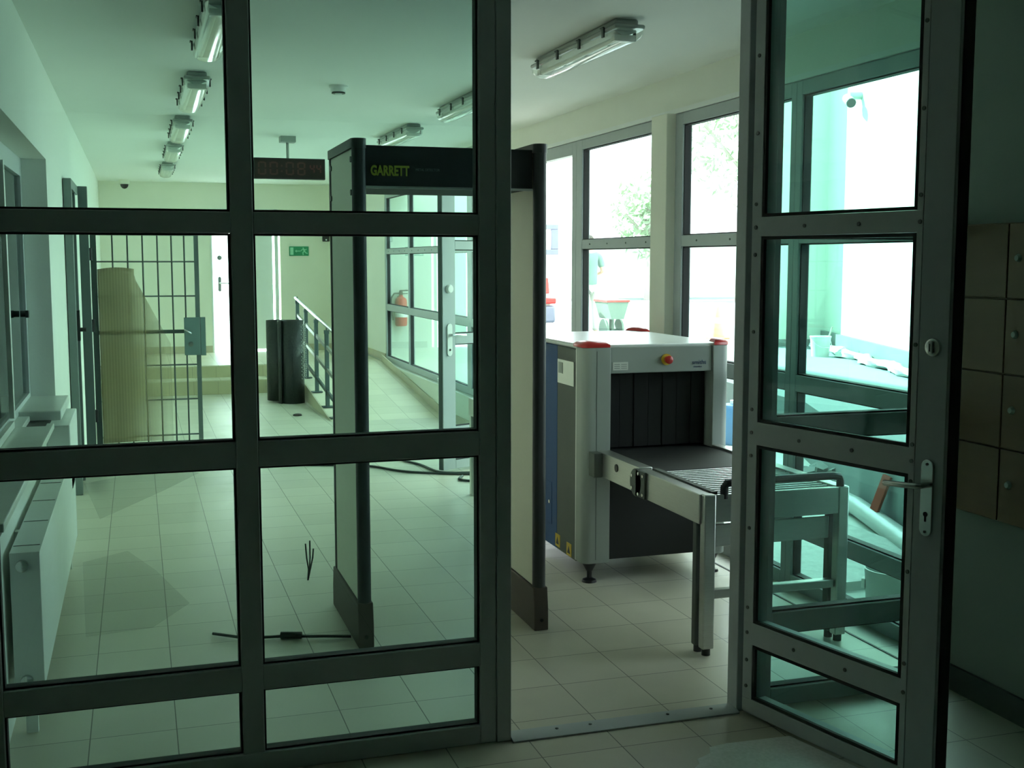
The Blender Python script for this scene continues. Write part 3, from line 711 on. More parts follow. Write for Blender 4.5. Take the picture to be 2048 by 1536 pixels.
# ================================================================== METAL DETECTOR
md = thing('metal_detector', 'walk-through metal detector arch with grey side panels', 'metal detector', (1.30, 5.3, 0))
def rounded_post(x0, x1, y0, y1, z0, z1, r):
    pts = []
    for cx, cyy, a0 in ((x1 - r, y1 - r, 0), (x0 + r, y1 - r, 90), (x0 + r, y0 + r, 180), (x1 - r, y0 + r, 270)):
        for k in range(6): a = R(a0 + 18 * k); pts.append((cx + r * math.cos(a), cyy + r * math.sin(a), z0))
    return MB().prism(pts, (0, 0, z1 - z0))
for side, (x0, x1) in enumerate(((0.885, 0.945), (1.700, 1.760))):
    pn = obj('side_panel', MB().box(x0 + 0.006, x1 - 0.006, 5.035, 5.60, 0.20, 2.175), 'mdpanel', md, bev=0.004)
    obj('front_post', rounded_post(x0, x1, 4.985, 5.035, 0.17, 2.20, 0.024), 'mddark', md)
    obj('rear_post', rounded_post(x0 + 0.002, x1 - 0.002, 5.60, 5.66, 0.17, 2.195, 0.024), 'mddark', md)
    obj('top_cap', rounded_post(x0 - 0.003, x1 + 0.003, 4.98, 5.665, 2.175, 2.215, 0.03), 'mddark', md)
    ft = MB().prism([(x0 - 0.004, 4.97, 0), (x0 - 0.004, 4.97, 0.10), (x0 - 0.004, 4.985, 0.20), (x0 - 0.004, 5.66, 0.20), (x0 - 0.004, 5.68, 0.10), (x0 - 0.004, 5.68, 0)], (x1 - x0 + 0.008, 0, 0))
    ff = obj('foot', ft, 'mdfoot', md, bev=0.004)
    obj('bolt', MB().cyl(((x0 + x1) / 2, 4.972, 0.05), ((x0 + x1) / 2, 4.964, 0.05), 0.008, n=10), 'gasket', ff)
    if side == 0:
        for y, z in ((5.05, 2.13), (5.05, 1.99), (5.585, 2.13), (5.585, 1.99)): obj('panel_screw', MB().cyl((x0 + 0.007, y, z), (x0, y, z), 0.013, n=12), 'clip', pn)
cp = obj('crosspiece', MB().box(0.945, 1.70, 5.02, 5.62, 2.015, 2.19), 'mdhead', md, bev=0.004)
obj('trim_strip', MB().box(0.945, 1.70, 5.014, 5.02, 2.008, 2.018), 'silver', cp)
text('lettering', 'GARRETT', 0.058, 'yellow', (0.968, 5.0185, 2.064), (R(90), 0, 0), cp, sx=0.66, bold=0.0022)
text('small_lettering', 'METAL DETECTOR', 0.016, 'grey', (1.165, 5.0185, 2.085), (R(90), 0, 0), cp, sx=0.8)
tag(obj('power_cable', MB().tube([(0.872, 5.12, 0.012), (0.78, 5.15, 0.012), (0.70, 5.175, 0.012), (0.60, 5.21, 0.012), (0.50, 5.225, 0.012), (0.40, 5.25, 0.012), (0.28, 5.35, 0.012)], 0.007, 8).cyl((0.66, 5.19, 0.016), (0.57, 5.22, 0.016), 0.016, n=12), 'cable'), 'black power cable with plug lying by the detector foot', 'cable')
wb_ = MB()
for k, (dx, dz) in enumerate(((0, 0.20), (0.018, 0.215), (0.032, 0.17))):
    wb_.tube([(0.822, 6.16, -0.002), (0.826 + dx * 0.3, 6.16, 0.06), (0.818 + dx, 6.165, 0.12), (0.812 + dx * 1.3, 6.16, dz)], 0.004, 6)
tag(obj('wire_stub', wb_, 'cable'), 'loose wires sticking up out of the floor', 'wires')
cl = [[(1.05, 9.75), (1.45, 9.62), (1.787, 9.451), (1.95, 9.2), (2.089, 9.06), (2.349, 8.915), (2.52, 8.86), (2.75, 8.85)],
      [(2.02, 10.0), (2.12, 9.62), (2.2, 9.40), (2.27, 9.02), (2.45, 8.93), (2.7, 8.93)],
      [(2.40, 8.80), (2.34, 8.66), (2.44, 8.56), (2.62, 8.55)]]
for c, lab in zip(cl, ('long dark cable curving across the floor to the exit door', 'dark cable running along the floor past the open exit door', 'short dark loop of cable on the floor by exit door')):
    # smooth with Catmull style subdivision
    P = []
    for i in range(len(c) - 1):
        p0, p1, p2, p3 = c[max(0, i - 1)], c[i], c[i + 1], c[min(len(c) - 1, i + 2)]
        for k in range(6):
            t = k / 6
            P.append(tuple(0.5 * ((2 * p1[j]) + (-p0[j] + p2[j]) * t + (2 * p0[j] - 5 * p1[j] + 4 * p2[j] - p3[j]) * t * t + (-p0[j] + 3 * p1[j] - 3 * p2[j] + p3[j]) * t ** 3) for j in (0, 1)) + (0.011,))
    P.append(c[-1] + (0.011,))
    tag(obj('floor_cable', MB().tube(P, 0.010, 8), 'cable'), lab, 'cable', 'cables on the floor')

# ================================================================== X-RAY SCANNER
xr = thing('xray_scanner', 'grey and blue x-ray baggage scanner with red corner caps', 'x-ray scanner', (2.6, 6.2, 0))
FX0, FX1, FY0, FY1, FZ0, FZ1 = 2.185, 3.025, 5.62, 6.82, 0.11, 1.262
xi0, xi1 = 2.335, 2.925      # tunnel
obj('body', MB().box(FX0 + 0.03, FX1 - 0.03, FY0 + 0.20, FY1 - 0.10, 0.13, 1.235), 'xrdark', xr)
obj('top_cover', MB().box(FX0 + 0.012, FX1 - 0.012, FY0 + 0.02, FY1 - 0.02, 1.236, 1.262), 'xrtop', xr, bev=0.008)
obj('side_panel', MB().box(FX0 + 0.006, FX0 + 0.03, FY0 + 0.12, FY0 + 0.42, 0.10, 1.236), 'xrdark', xr, bev=0.003)
bp = obj('side_panel', MB().box(FX0 + 0.006, FX0 + 0.03, FY0 + 0.423, FY1 - 0.12, 0.10, 1.236), 'xrblue', xr, bev=0.003)
bp['label'] = 'blue side panel'
obj('access_hatch', MB().box(FX0 + 0.003, FX0 + 0.006, FY0 + 0.50, FY0 + 0.72, 0.22, 0.46), 'xrblue', xr, bev=0.002)
obj('hatch_lock', MB().cyl((FX0 + 0.004, FY0 + 0.53, 0.345), (FX0 - 0.002, FY0 + 0.53, 0.345), 0.011, n=10), 'chrome', xr)
obj('side_panel', MB().box(FX1 - 0.03, FX1 - 0.006, FY0 + 0.12, FY1 - 0.12, 0.10, 1.236), 'xrdark', xr, bev=0.003)
for px, py, qx, qy in ((FX0, FY0, 1, 1), (FX1, FY0, -1, 1), (FX0, FY1, 1, -1), (FX1, FY1, -1, -1)):
    w = 0.15 if qx > 0 else 0.10
    pts = []
    r = 0.045
    # post with rounded outer corner
    for k in range(7):
        a = math.pi + math.pi / 2 * k / 6
        pts.append((px + qx * (r + r * math.cos(a)), py + qy * (r + r * math.sin(a)), FZ0))
    pts += [(px + qx * w, py, FZ0), (px + qx * w, py + qy * 0.11, FZ0), (px, py + qy * 0.11, FZ0)]
    po = obj('corner_post', MB().prism(pts, (0, 0, FZ1 - 0.012 - FZ0)), 'xrgrey' if qy > 0 else 'xrdark', xr, bev=0.003)
    if qx > 0 and qy > 0:
        obj('edge_strip', MB().box(px + 0.001, px + 0.008, py + 0.112, py + 0.122, FZ0, FZ1 - 0.02), 'silver', po)
        obj('seam', MB().box(px + 0.070, px + 0.0725, py - 0.001, py + 0.001, FZ0 + 0.02, FZ1 - 0.03), 'clip', po)
    # red domed cap
    cap = MB(); n_ = 10; P = []; F = []
    cx0, cx1 = px, px + qx * w; cy0, cy1 = py, py + qy * 0.17
    tri = [(px + qx * 0.02, py), (px + qx * (w - 0.005), py), (px + qx * (w - 0.03), py + qy * 0.06), (px + qx * 0.05, py + qy * 0.15), (px, py + qy * 0.16), (px, py + qy * 0.02)]
    c = (sum(p[0] for p in tri) / 6, sum(p[1] for p in tri) / 6)
    rings = [(1.0, FZ1 - 0.011), (1.0, FZ1 + 0.003), (0.8, FZ1 + 0.014), (0.45, FZ1 + 0.021)]
    for s, z in rings: P += [(c[0] + (p[0] - c[0]) * s, c[1] + (p[1] - c[1]) * s, z) for p in tri]
    for i in range(3): F += [(i * 6 + k, i * 6 + (k + 1) % 6, (i + 1) * 6 + (k + 1) % 6, (i + 1) * 6 + k) for k in range(6)]
    F += [tuple(range(5, -1, -1)), tuple(range(18, 24))]
    obj('corner_cap', cap.add(P, F), 'redp', po, ang=60)['label'] = 'red corner cap'
    sgn = MB().cyl((px + qx * 0.06, py + qy * 0.06, 0.012), (px + qx * 0.06, py + qy * 0.06, FZ0 + 0.01), 0.013, n=10).lathe([(0.040, 0.0), (0.036, 0.014), (0.014, 0.024)], (px + qx * 0.06, py + qy * 0.06, 0), 16).lathe([(0.016, 0.06), (0.045, FZ0 + 0.001), (0.001, FZ0 + 0.001)], (px + qx * 0.06, py + qy * 0.06, 0), 16)
    obj('foot', sgn, 'blackg', xr)
hd = obj('front_header', MB().box(xi0 + 0.002, xi1 - 0.002, FY0 + 0.012, FY0 + 0.20, 1.112, 1.250), 'xrgrey', xr, bev=0.005)
obj('emergency_stop_ring', MB().cyl((2.655, FY0 + 0.013, 1.180), (2.655, FY0 + 0.004, 1.180), 0.030, n=18), 'yel', hd)
obj('emergency_stop', MB().lathe([(0.016, 0.006), (0.020, -0.012), (0.022, -0.026), (0.014, -0.032), (0.001, -0.033)], (2.655, FY0, 1.180), 18, 'Y'), 'redp', hd)
lb = obj('label_plate', MB().box(2.350, 2.435, FY0 + 0.009, FY0 + 0.013, 1.130, 1.172), 'label', hd)
ll = MB()
for k in range(3):
    ll.box(2.357, 2.388, FY0 + 0.0082, FY0 + 0.0092, 1.138 + k * 0.010, 1.142 + k * 0.010); ll.box(2.396, 2.428, FY0 + 0.0082, FY0 + 0.0092, 1.138 + k * 0.010, 1.142 + k * 0.010)
obj('label_lines', ll, 'xrgrey', lb)
text('lettering', 'smiths', 0.034, 'lblue', (2.805, FY0 + 0.0105, 1.150), (R(90), 0, 0), hd, sx=0.95)
text('small_lettering', 'detection', 0.014, 'lblue', (2.812, FY0 + 0.0105, 1.133), (R(90), 0, 0), hd, sx=0.95)
obj('tunnel', MB().box(xi0 - 0.02, xi0 + 0.004, FY0 + 0.10, FY0 + 0.20, 0.66, 1.112).box(xi1 - 0.004, xi1 + 0.02, FY0 + 0.10, FY0 + 0.20, 0.66, 1.112), 'black', xr)
for k in range(7):
    a0 = xi0 + 0.004 + k * (xi1 - xi0 - 0.008) / 7; a1 = a0 + (xi1 - xi0 - 0.008) / 7 - 0.004
    obj('curtain_strip', MB().box(a0, a1, FY0 + 0.085 + 0.004 * (k % 2), FY0 + 0.088 + 0.004 * (k % 2), 0.712, 1.111), 'curtain', xr)
obj('lower_cover', MB().box(xi0, xi1, FY0 + 0.03, FY0 + 0.20, 0.12, 0.64), 'belt', xr, bev=0.003)
tagp = obj('info_plate', MB().box(FX0 + 0.001, FX0 + 0.006, FY0 + 0.155, FY0 + 0.405, 1.035, 1.165), 'silver', xr, bev=0.001)
obj('plate_print', MB().box(FX0 - 0.0005, FX0 + 0.0015, FY0 + 0.32, FY0 + 0.39, 1.09, 1.15), 'lampb', tagp)
for y, z in ((0.40, 0.115), (0.22, 0.105)):
    w_ = obj('warning_sticker', MB().box(FX0 + 0.003, FX0 + 0.0062, FY0 + y - 0.035, FY0 + y + 0.035, z + 0.0, z + 0.07), 'yel', xr)
    yc = FY0 + y
    obj('warning_symbol', MB().prism([(FX0 + 0.002, yc - 0.022, z + 0.014), (FX0 + 0.002, yc + 0.022, z + 0.014), (FX0 + 0.002, yc, z + 0.055)], (0.0012, 0, 0)), 'black', w_)
# belt bed reaching out of the tunnel
BZ = 0.705
obj('belt', MB().box(xi0 + 0.006, xi1 - 0.006, 5.055, FY1 + 0.4, 0.665, BZ - 0.004).cyl((xi0 + 0.006, 5.055, 0.683), (xi1 - 0.006, 5.055, 0.683), 0.018, n=16), 'belt', xr)
for x0, x1 in ((2.262, 2.335), (2.925, 2.975)):
    bd = obj('belt_side_rail', MB().box(x0, x1, 5.09, FY0 + 0.002, 0.585, BZ + 0.008), 'steelh', xr, bev=0.004)
    if x0 < 2.5:
        obj('roller_cap', MB().cyl((x0 - 0.004, 5.36, 0.665), (x0 + 0.002, 5.36, 0.665), 0.020, n=16), 'black', bd)
obj('rail_shadow', MB().box(2.215, 2.262, 5.545, FY0 + 0.002, 0.585, BZ + 0.006), 'xrdark', xr, bev=0.003)  # added dark block imitating the shadow where the rail meets the post
obj('joint_plate', MB().cyl((2.250, 5.10, 0.640), (2.262, 5.10, 0.640), 0.068, n=24).box(2.250, 2.262, 4.995, 5.10, 0.575, 0.705), 'xrdark', xr, bev=0.002)
for y, z in ((5.135, 0.67), (5.135, 0.61), (5.06, 0.69), (5.06, 0.592), (5.01, 0.685), (5.01, 0.595)): obj('joint_bolt', MB().cyl((2.251, y, z), (2.244, y, z), 0.008, n=8), 'chrome', xr)
# far exit bed and its leg
for x0, x1 in ((2.262, 2.335), (2.925, 2.975)):
    obj('belt_side_rail', MB().box(x0, x1, FY1, 8.12, 0.585, BZ + 0.008), 'steelh', xr, bev=0.004)
obj('exit_plate', MB().box(2.335, 2.925, FY1 + 0.4, 8.12, 0.66, 0.70), 'steelh', xr)
for x in (2.265, 2.93): obj('leg', MB().box(x, x + 0.045, 8.065, 8.11, 0.0, 0.585), 'steel', xr, bev=0.004)

# ================================================================== ROLLER TABLE
rt = thing('roller_table', 'stainless steel roller table at the scanner entrance', 'roller table', (2.62, 4.7, 0))
TX0, TX1, TY0, TY1 = 2.262, 2.985, 4.42, 5.045
for x0, x1 in ((TX0, TX0 + 0.06), (TX1 - 0.06, TX1)):
    obj('side_rail', MB().box(x0, x1, TY0 + 0.03, 5.085, 0.575, BZ), 'steelh', rt, bev=0.004)
obj('inner_guide', MB().box(TX0 + 0.06, TX0 + 0.085, TY0 + 0.03, 5.05, 0.64, BZ + 0.008), 'xrdark', rt)
obj('front_plate', MB().box(TX0 + 0.03, TX1 - 0.03, TY0, TY0 + 0.012, 0.585, BZ), 'steel', rt, bev=0.003)
obj('lower_plate', MB().box(TX0 + 0.06, TX1 - 0.07, TY0 + 0.05, TY0 + 0.06, 0.465, 0.565), 'steel', rt, bev=0.003)
for k in range(15):
    y = TY0 + 0.045 + k * 0.0405
    obj('roller', MB().cyl((TX0 + 0.087, y, BZ - 0.017), (TX1 - 0.062, y, BZ - 0.017), 0.0112, n=20), 'roller', rt)
obj('bed', MB().box(TX0 + 0.07, TX1 - 0.06, TY0 + 0.02, 5.04, 0.60, 0.615), 'belt', rt)
obj('end_stop', MB().tube([(2.372, TY0 + 0.015, BZ - 0.02), (2.372, TY0 + 0.015, BZ + 0.028), (2.382, TY0 + 0.013, BZ + 0.045), (2.42, TY0 + 0.012, BZ + 0.05), (2.90, TY0 + 0.012, BZ + 0.05), (2.935, TY0 + 0.013, BZ + 0.045), (2.945, TY0 + 0.015, BZ + 0.028), (2.945, TY0 + 0.015, BZ - 0.02)], 0.018, 10), 'black', rt)
for x0 in (TX0 + 0.004, TX1 - 0.064):
    lg = obj('leg', MB().box(x0 + 0.006, x0 + 0.06, TY0 - 0.004, TY0 + 0.042, 0.03, BZ + 0.002), 'steel', rt, bev=0.006)
    obj('leg_strut', MB().box(x0, x0 + 0.045, TY0 + 0.058, TY0 + 0.098, 0.03, 0.60), 'xrdark', lg, bev=0.005)
    for fx, fy in ((0.033, 0.019), (0.024, 0.078)): obj('leg_foot', MB().cyl((x0 + fx, TY0 + fy, 0.0), (x0 + fx, TY0 + fy, 0.032), 0.019, n=14), 'black', lg)
obj('crossbar', MB().box(TX0 + 0.062, TX1 - 0.062, TY0 + 0.01, TY0 + 0.05, 0.247, 0.285), 'steelh', rt, bev=0.004)

# ================================================================== BARRED GATE ON THE LEFT
YG = 10.0
gt = thing('barred_gate', 'barred steel security gate standing open on the left', 'gate', (-0.1, YG, 0))
obj('wall_frame', MB().box(XL + 0.005, -0.42, 8.95, 9.02, 0.0, 2.28).box(XL + 0.005, -0.42, 9.02, 9.9, 2.21, 2.28).box(XL + 0.005, -0.425, 9.55, 9.60, 0.0, 2.21), 'gate', gt, bev=0.003)
obj('wall_panel', MB().box(XL + 0.006, -0.455, 9.02, 9.9, 0.02, 2.21), 'gateb', gt)
obj('hinge_post', MB().box(-0.42, -0.35, 9.90, 9.97, 0.0, 2.28), 'gate', gt, bev=0.003)
obj('leaf_post', MB().box(-0.345, -0.30, YG - 0.022, YG + 0.022, 0.06, 1.93), 'gateb', gt)
for z in (0.45, 1.18, 1.75): obj('hinge', MB().cyl((-0.348, YG - 0.03, z - 0.05), (-0.348, YG - 0.03, z + 0.05), 0.022, n=10), 'black', gt)
obj('strike_box', MB().box(-0.478, -0.40, 9.03, 9.10, 1.12, 1.34), 'black', gt)
obj('bolt', MB().cyl((-0.40, 9.06, 1.20), (-0.36, 9.06, 1.20), 0.015, n=8), 'black', gt)
xs = [-0.178, -0.063, 0.053, 0.168, 0.278, 0.378]
for x in xs: obj('bar', MB().cyl((x, YG, 0.10), (x, YG, 1.93), 0.0065, n=8), 'gateb', gt)
obj('leaf_stile', MB().box(0.455, 0.49, YG - 0.018, YG + 0.018, 0.06, 1.93), 'gate', gt)
obj('leaf_top', MB().box(-0.30, 0.455, YG - 0.015, YG + 0.015, 1.90, 1.93), 'gate', gt)
for z in (0.10, 0.265, 0.56, 0.845, 1.41, 1.69): obj('crossbar', MB().box(-0.30, 0.455, YG - 0.005, YG + 0.005, z - 0.006, z + 0.006), 'gate', gt)
obj('lock_bar', MB().box(-0.30, 0.36, YG - 0.012, YG + 0.012, 1.105, 1.135), 'gateb', gt)
lk = obj('lock_box', MB().box(0.36, 0.485, YG - 0.045, YG - 0.019, 0.925, 1.235), 'lock', gt, bev=0.003)
obj('keyhole', MB().cyl((0.41, YG - 0.047, 1.015), (0.41, YG - 0.04, 1.015), 0.020, n=12), 'chrome', lk)
obj('lever', MB().tube([(0.41, YG - 0.046, 1.11), (0.41, YG - 0.075, 1.11), (0.40, YG - 0.08, 1.115), (0.36, YG - 0.078, 1.14)], 0.008, 8), 'chrome', lk)
obj('lock_case', MB().box(0.492, 0.53, YG - 0.03, YG + 0.02, 0.92, 1.235), 'lock', lk)
# corrugated sheet leaning on the gate
sh = MB(); nu, nv = 24, 30; P = []; F = []
for j in range(nv + 1):
    v = j / nv; z = 0.22 + v * 1.41
    xr1 = -0.02 + 0.27 * min(1.0, max(0.0, (0.95 - v) * 2.6))
    for i in range(nu + 1):
        u = i / nu
        x = -0.295 + u * (xr1 + 0.295) + 0.0
        P.append((x, YG - 0.030 - 0.05 * math.sin(u * math.pi) * (1 - 0.4 * v) + 0.003 * math.cos(i * math.pi), z + 0.015 * math.sin(u * 3)))
for j in range(nv):
    for i in range(nu): a = j * (nu + 1) + i; F.append((a, a + 1, a + nu + 2, a + nu + 1))
cs = tag(obj('corrugated_sheet', MB().add(P, F), 'sheet', ang=180), 'tan translucent corrugated sheet hung on the barred gate', 'plastic sheet')
so = cs.modifiers.new('thickness', 'SOLIDIFY'); so.thickness = 0.004
def film(name, pts, label, z=0.004):
    tag(obj(name, MB().prism([(x, y, z) for x, y in pts], (0, 0, 0.002)), 'film', smooth=False), label, 'plastic film', 'protective films on the floor')
film('floor_film', [(-0.43, 9.4), (-0.28, 8.05), (0.15, 8.95), (0.43, 9.6), (0.2, 9.9)], 'clear protective film on the floor below the barred gate')
film('floor_film', [(-0.34, 6.9), (-0.27, 5.5), (0.02, 5.55), (0.2, 5.9), (0.05, 6.6), (-0.1, 7.1)], 'clear protective film on the floor beside the radiator')

# ================================================================== BLACK ROLL, RAILING
rl = thing('membrane_roll', 'black dimpled membrane roll standing by the ramp', 'roll', (1.62, 14.2, 0))
P = []; turns = 2.2; nt_ = 70
def spiral(c, r0, r1, turns, z0, z1, th=0.006, dim=False, tail=None):
    pts = []
    for k in range(nt_ + 1):
        a = turns * 2 * math.pi * k / nt_ + 0.6; r = r0 + (r1 - r0) * k / nt_
        pts.append((c[0] + r * math.cos(a), c[1] + r * math.sin(a)))
    if tail: pts += tail
    mb = MB(); n = len(pts)
    P = [(x, y, z0) for x, y in pts] + [(x, y, z1) for x, y in pts]
    return mb.add(P, [(i, i + 1, n + i + 1, n + i) for i in range(n - 1)])
o1 = obj('outer_sheet', spiral((1.74, 14.12), 0.09, 0.165, 2.5, 0.0, 0.99), 'net', rl, ang=180)
s1 = o1.modifiers.new('thickness', 'SOLIDIFY'); s1.thickness = 0.01
o2 = obj('loose_flap', spiral((1.595, 14.32), 0.125, 0.135, 0.9, 0.02, 0.985), 'net', rl, ang=180)
s2 = o2.modifiers.new('thickness', 'SOLIDIFY'); s2.thickness = 0.01
dm = MB()
for j in range(30):
    for i in range(7):
        a = R(-95 + i * 14 + (7 if j % 2 else 0)); zc_ = 0.30 + j * 0.022
        c = Vector((1.74 + 0.170 * math.cos(a), 14.12 + 0.170 * math.sin(a), zc_))
        if math.degrees(a) < -55: continue
        dm.ball(c, 0.008, 6)
dmo = obj('dimple_highlights', dm, 'xrgrey', rl); dmo['kind'] = 'stuff'  # light grey paints highlights onto one edge of the black roll
hr = thing('handrail', 'grey steel handrail along the ramp edge', 'handrail', (1.99, 13.9, 0))
def rz(y): return max(0, min(0.34, (y - 12.3) * 0.1015))
HX = 1.99
PY = [12.45, 13.00, 13.80, 14.66, 15.45]
for y in PY:
    z = rz(y)
    p = obj('post', MB().box(HX - 0.022, HX + 0.022, y - 0.022, y + 0.022, z + 0.004, z + 0.82), 'rail', hr, bev=0.003)
    obj('base_plate', MB().box(HX - 0.06, HX + 0.06, y - 0.06, y + 0.06, z + 0.001, z + 0.011), 'rail', p)
    obj('cap', MB().box(HX - 0.026, HX + 0.026, y - 0.026, y + 0.026, z + 0.82, z + 0.86).cyl((HX, y, z + 0.86), (HX, y, z + 0.91), 0.008, n=8), 'rail', p)
tp = [(HX, y, (y - 12.3) * 0.088 + 0.92) for y in (12.35, 13.0, 13.9, 14.7, 15.6)]
obj('top_rail', MB().tube(tp, 0.022, 12), 'chrome', hr)
for h in (0.17, 0.42, 0.67):
    for a, b in zip(PY[:-1], PY[1:]):
        obj('infill_rail', MB().prism([(HX - 0.012, a + 0.02, rz(a) + h - 0.02), (HX - 0.012, b - 0.02, rz(b) + h - 0.02), (HX - 0.012, b - 0.02, rz(b) + h + 0.02), (HX - 0.012, a + 0.02, rz(a) + h + 0.02)], (0.024, 0, 0)), 'steelh' if h > 0.2 else 'rail', hr)
# floor debris spot near the ramp
tag(obj('floor_socket', MB().lathe([(0.05, 0.0), (0.045, 0.018), (0.02, 0.024)], (1.64, 12.9, 0), 14), 'black'), 'small black object lying on the floor by the ramp', 'floor object')
# cups on the window plinth
tag(obj('paper_cup', MB().lathe([(0.03, 0.331), (0.04, 0.40), (0.036, 0.40), (0.001, 0.345)], (XR - 0.02, 12.55, 0), 16), 'white'), 'small white cup left on the ramp plinth', 'cup')

# ================================================================== VESTIBULE: LOCKERS, FLOOR COVERING
lc = thing('locker_bank', 'brown wall lockers beside the open door leaf', 'lockers', (3.0, 3.3, 1.28))
LX = 2.985
obj('carcass', MB().box(LX + 0.018, 3.045, 2.88, 3.79, 0.745, 1.835), 'locker', lc)
for j in range(4):
    for i in range(3):
        y1 = 3.79 - i * 0.30; z0 = 0.745 + j * 0.2725
        dr = obj('locker_door', MB().box(LX, LX + 0.018, y1 - 0.296, y1 - 0.003, z0 + 0.003, z0 + 0.2695), 'locker', lc, bev=0.002)
        obj('lock', MB().lathe([(0.001, -0.012), (0.010, -0.012), (0.014, -0.004), (0.015, 0.0)], (LX, y1 - 0.055, z0 + 0.146), 14, 'X'), 'lampb', dr)
mt_ = MB().prism([(1.70, 3.38, 0.0005), (1.765, 3.44, 0.0005), (1.775, 3.475, 0.0005), (1.84, 3.505, 0.0005), (1.86, 3.55, 0.0005), (1.93, 3.562, 0.0005), (2.18, 3.552, 0.0005), (2.27, 3.20, 0.0005), (2.45, 2.4, 0.0005), (1.55, 2.4, 0.0005)], (0, 0, 0.004))
tag(obj('floor_mat', mt_, 'mat', smooth=False), 'pale speckled floor covering with torn corner by the door', 'mat')

# ================================================================== OUTSIDE
struct('ground', MB().box(3.29, 70, -30, 90, -0.25, -0.05), 'yard', 'pale paved yard outside the windows', 'ground')
TZ = 0.45
struct('ground_cobbles', MB().box(3.40, 4.35, 5.25, 8.4, -0.05, 0.0), 'cobble', 'strip of pale cobbles outside the low window panes', 'paving')
ter = [(3.9, 4.2), (4.80, 7.0), (5.6, 9.0), (6.0, 13.0), (6.05, 60.0), (60, 60), (60, -10), (3.9, -10)]
struct('ground_terrace', MB().prism([(x, y, -0.05) for x, y in ter], (0, 0, TZ + 0.05)), 'conc', 'raised pale concrete terrace outside', 'terrace', smooth=False)
fd = Vector((0.325, 0.945)); fc_ = Vector((9.6, 15.0))
def fpt(k, o=0.0):   # point on the right facade wall, o = offset towards the terrace
    p = fc_ - fd * k + Vector((-0.945, 0.325)) * o
    return p.x, p.y
a, b = fpt(0), fpt(9.5)  # near end extended out of view to block sky at the near windows
struct('wall_facade', MB().prism([(b[0], b[1], TZ), (a[0], a[1], TZ), (8.5, 15.3, TZ), (14.0, 24.0, TZ), (20, 20, TZ), (14, 5.0, TZ)], (0, 0, 6.0)), 'render', 'pale rendered building outside behind the bucket', 'facade', smooth=False)
p0, p1, p2, p3 = fpt(9.5), fpt(0.0), fpt(0.06, 0.06), fpt(9.5, 0.06)
struct('trim_facade', MB().prism([(p0[0], p0[1], TZ), (p1[0], p1[1], TZ), (p2[0], p2[1], TZ), (p3[0], p3[1], TZ)], (0, 0, 0.23)).prism([(9.6, 15.0, TZ), (8.5, 15.3, TZ), (8.48, 15.24, TZ), (9.56, 14.94, TZ)], (0, 0, 0.10)), 'plinth', 'grey tiled plinth along the facade', 'plinth')
bk = thing('bucket', 'white plastic bucket with a stick standing on the terrace', 'bucket', (8.50, 13.35, TZ))
obj('body', MB().lathe([(0.10, 0.004), (0.112, 0.0), (0.135, 0.25), (0.14, 0.25), (0.14, 0.265), (0.132, 0.27), (0.128, 0.25), (0.105, 0.02), (0.001, 0.015)], (8.50, 13.35, TZ), 28), 'poly', bk)
obj('stick', MB().cyl((8.55, 13.36, TZ + 0.03), (8.64, 13.30, TZ + 0.39), 0.010, n=8), 'bark', bk)
obj('bail', MB().tube([(8.36, 13.35, TZ + 0.24), (8.37, 13.25, TZ + 0.17), (8.42, 13.19, TZ + 0.13), (8.50, 13.18, TZ + 0.12), (8.58, 13.2, TZ + 0.13), (8.64, 13.35, TZ + 0.24)], 0.004, 6), 'chrome', bk)
rnd = random.Random(3)
pts = []; P = []; F = []; ns = 46; nr = 12
for i in range(ns):
    q = fpt(0.35 + i * 0.105, 0.20 + 0.04 * math.sin(i * 0.5)); r = 0.045 + 0.022 * abs(math.sin(i * 0.45)) + rnd.uniform(-0.012, 0.012)
    for k in range(nr):
        t = 2 * math.pi * k / nr; rr = r * (1 + 0.25 * math.sin(3 * t + i * 0.6))
        P.append((q[0] - 0.945 * rr * 1.5 * math.cos(t), q[1] + 0.325 * rr * 1.5 * math.cos(t), TZ + 0.05 + max(-0.048, rr * math.sin(t) * 0.8)))
for i in range(ns - 1):
    for k in range(nr): F.append((i * nr + k, i * nr + (k + 1) % nr, (i + 1) * nr + (k + 1) % nr, (i + 1) * nr + k))
F += [tuple(range(nr - 1, -1, -1)), tuple(range((ns - 1) * nr, ns * nr))]
tag(obj('plastic_sheeting', MB().add(P, F), 'poly', ang=60), 'rolled white plastic sheeting lying along the facade plinth', 'plastic sheeting')
wc = thing('wall_camera', 'outdoor camera with grey dome mount high on the facade', 'security camera', (9.03, 13.4, 3.75))
q = fpt(1.68, 0.0); q2 = fpt(1.68, 0.16)
obj('bracket', MB().cyl((q[0], q[1], 3.83), (q2[0], q2[1], 3.83), 0.05, n=14), 'lampb', wc)
obj('camera_body', MB().cyl((q2[0] - 0.05, q2[1] - 0.12, 3.72), (q2[0], q2[1] + 0.05, 3.80), 0.065, n=16), 'lampb', wc)
obj('lens', MB().cyl((q2[0] - 0.055, q2[1] - 0.135, 3.715), (q2[0] - 0.048, q2[1] - 0.115, 3.722), 0.058, n=16), 'black', wc)
obj('junction_box', MB().box(q2[0] + 0.14, q2[0] + 0.26, q2[1] - 0.32, q2[1] - 0.2, 3.68, 3.80), 'white', wc, bev=0.01)
tag(obj('drain_pipe', MB().tube([(4.70, 7.02, 0.02), (4.66, 6.8, 0.02), (4.45, 6.15, 0.02), (4.25, 5.55, 0.02), (4.0, 4.8, 0.02)], 0.065, 14), 'poly'), 'white pipe lying at the foot of the terrace wall', 'pipe')
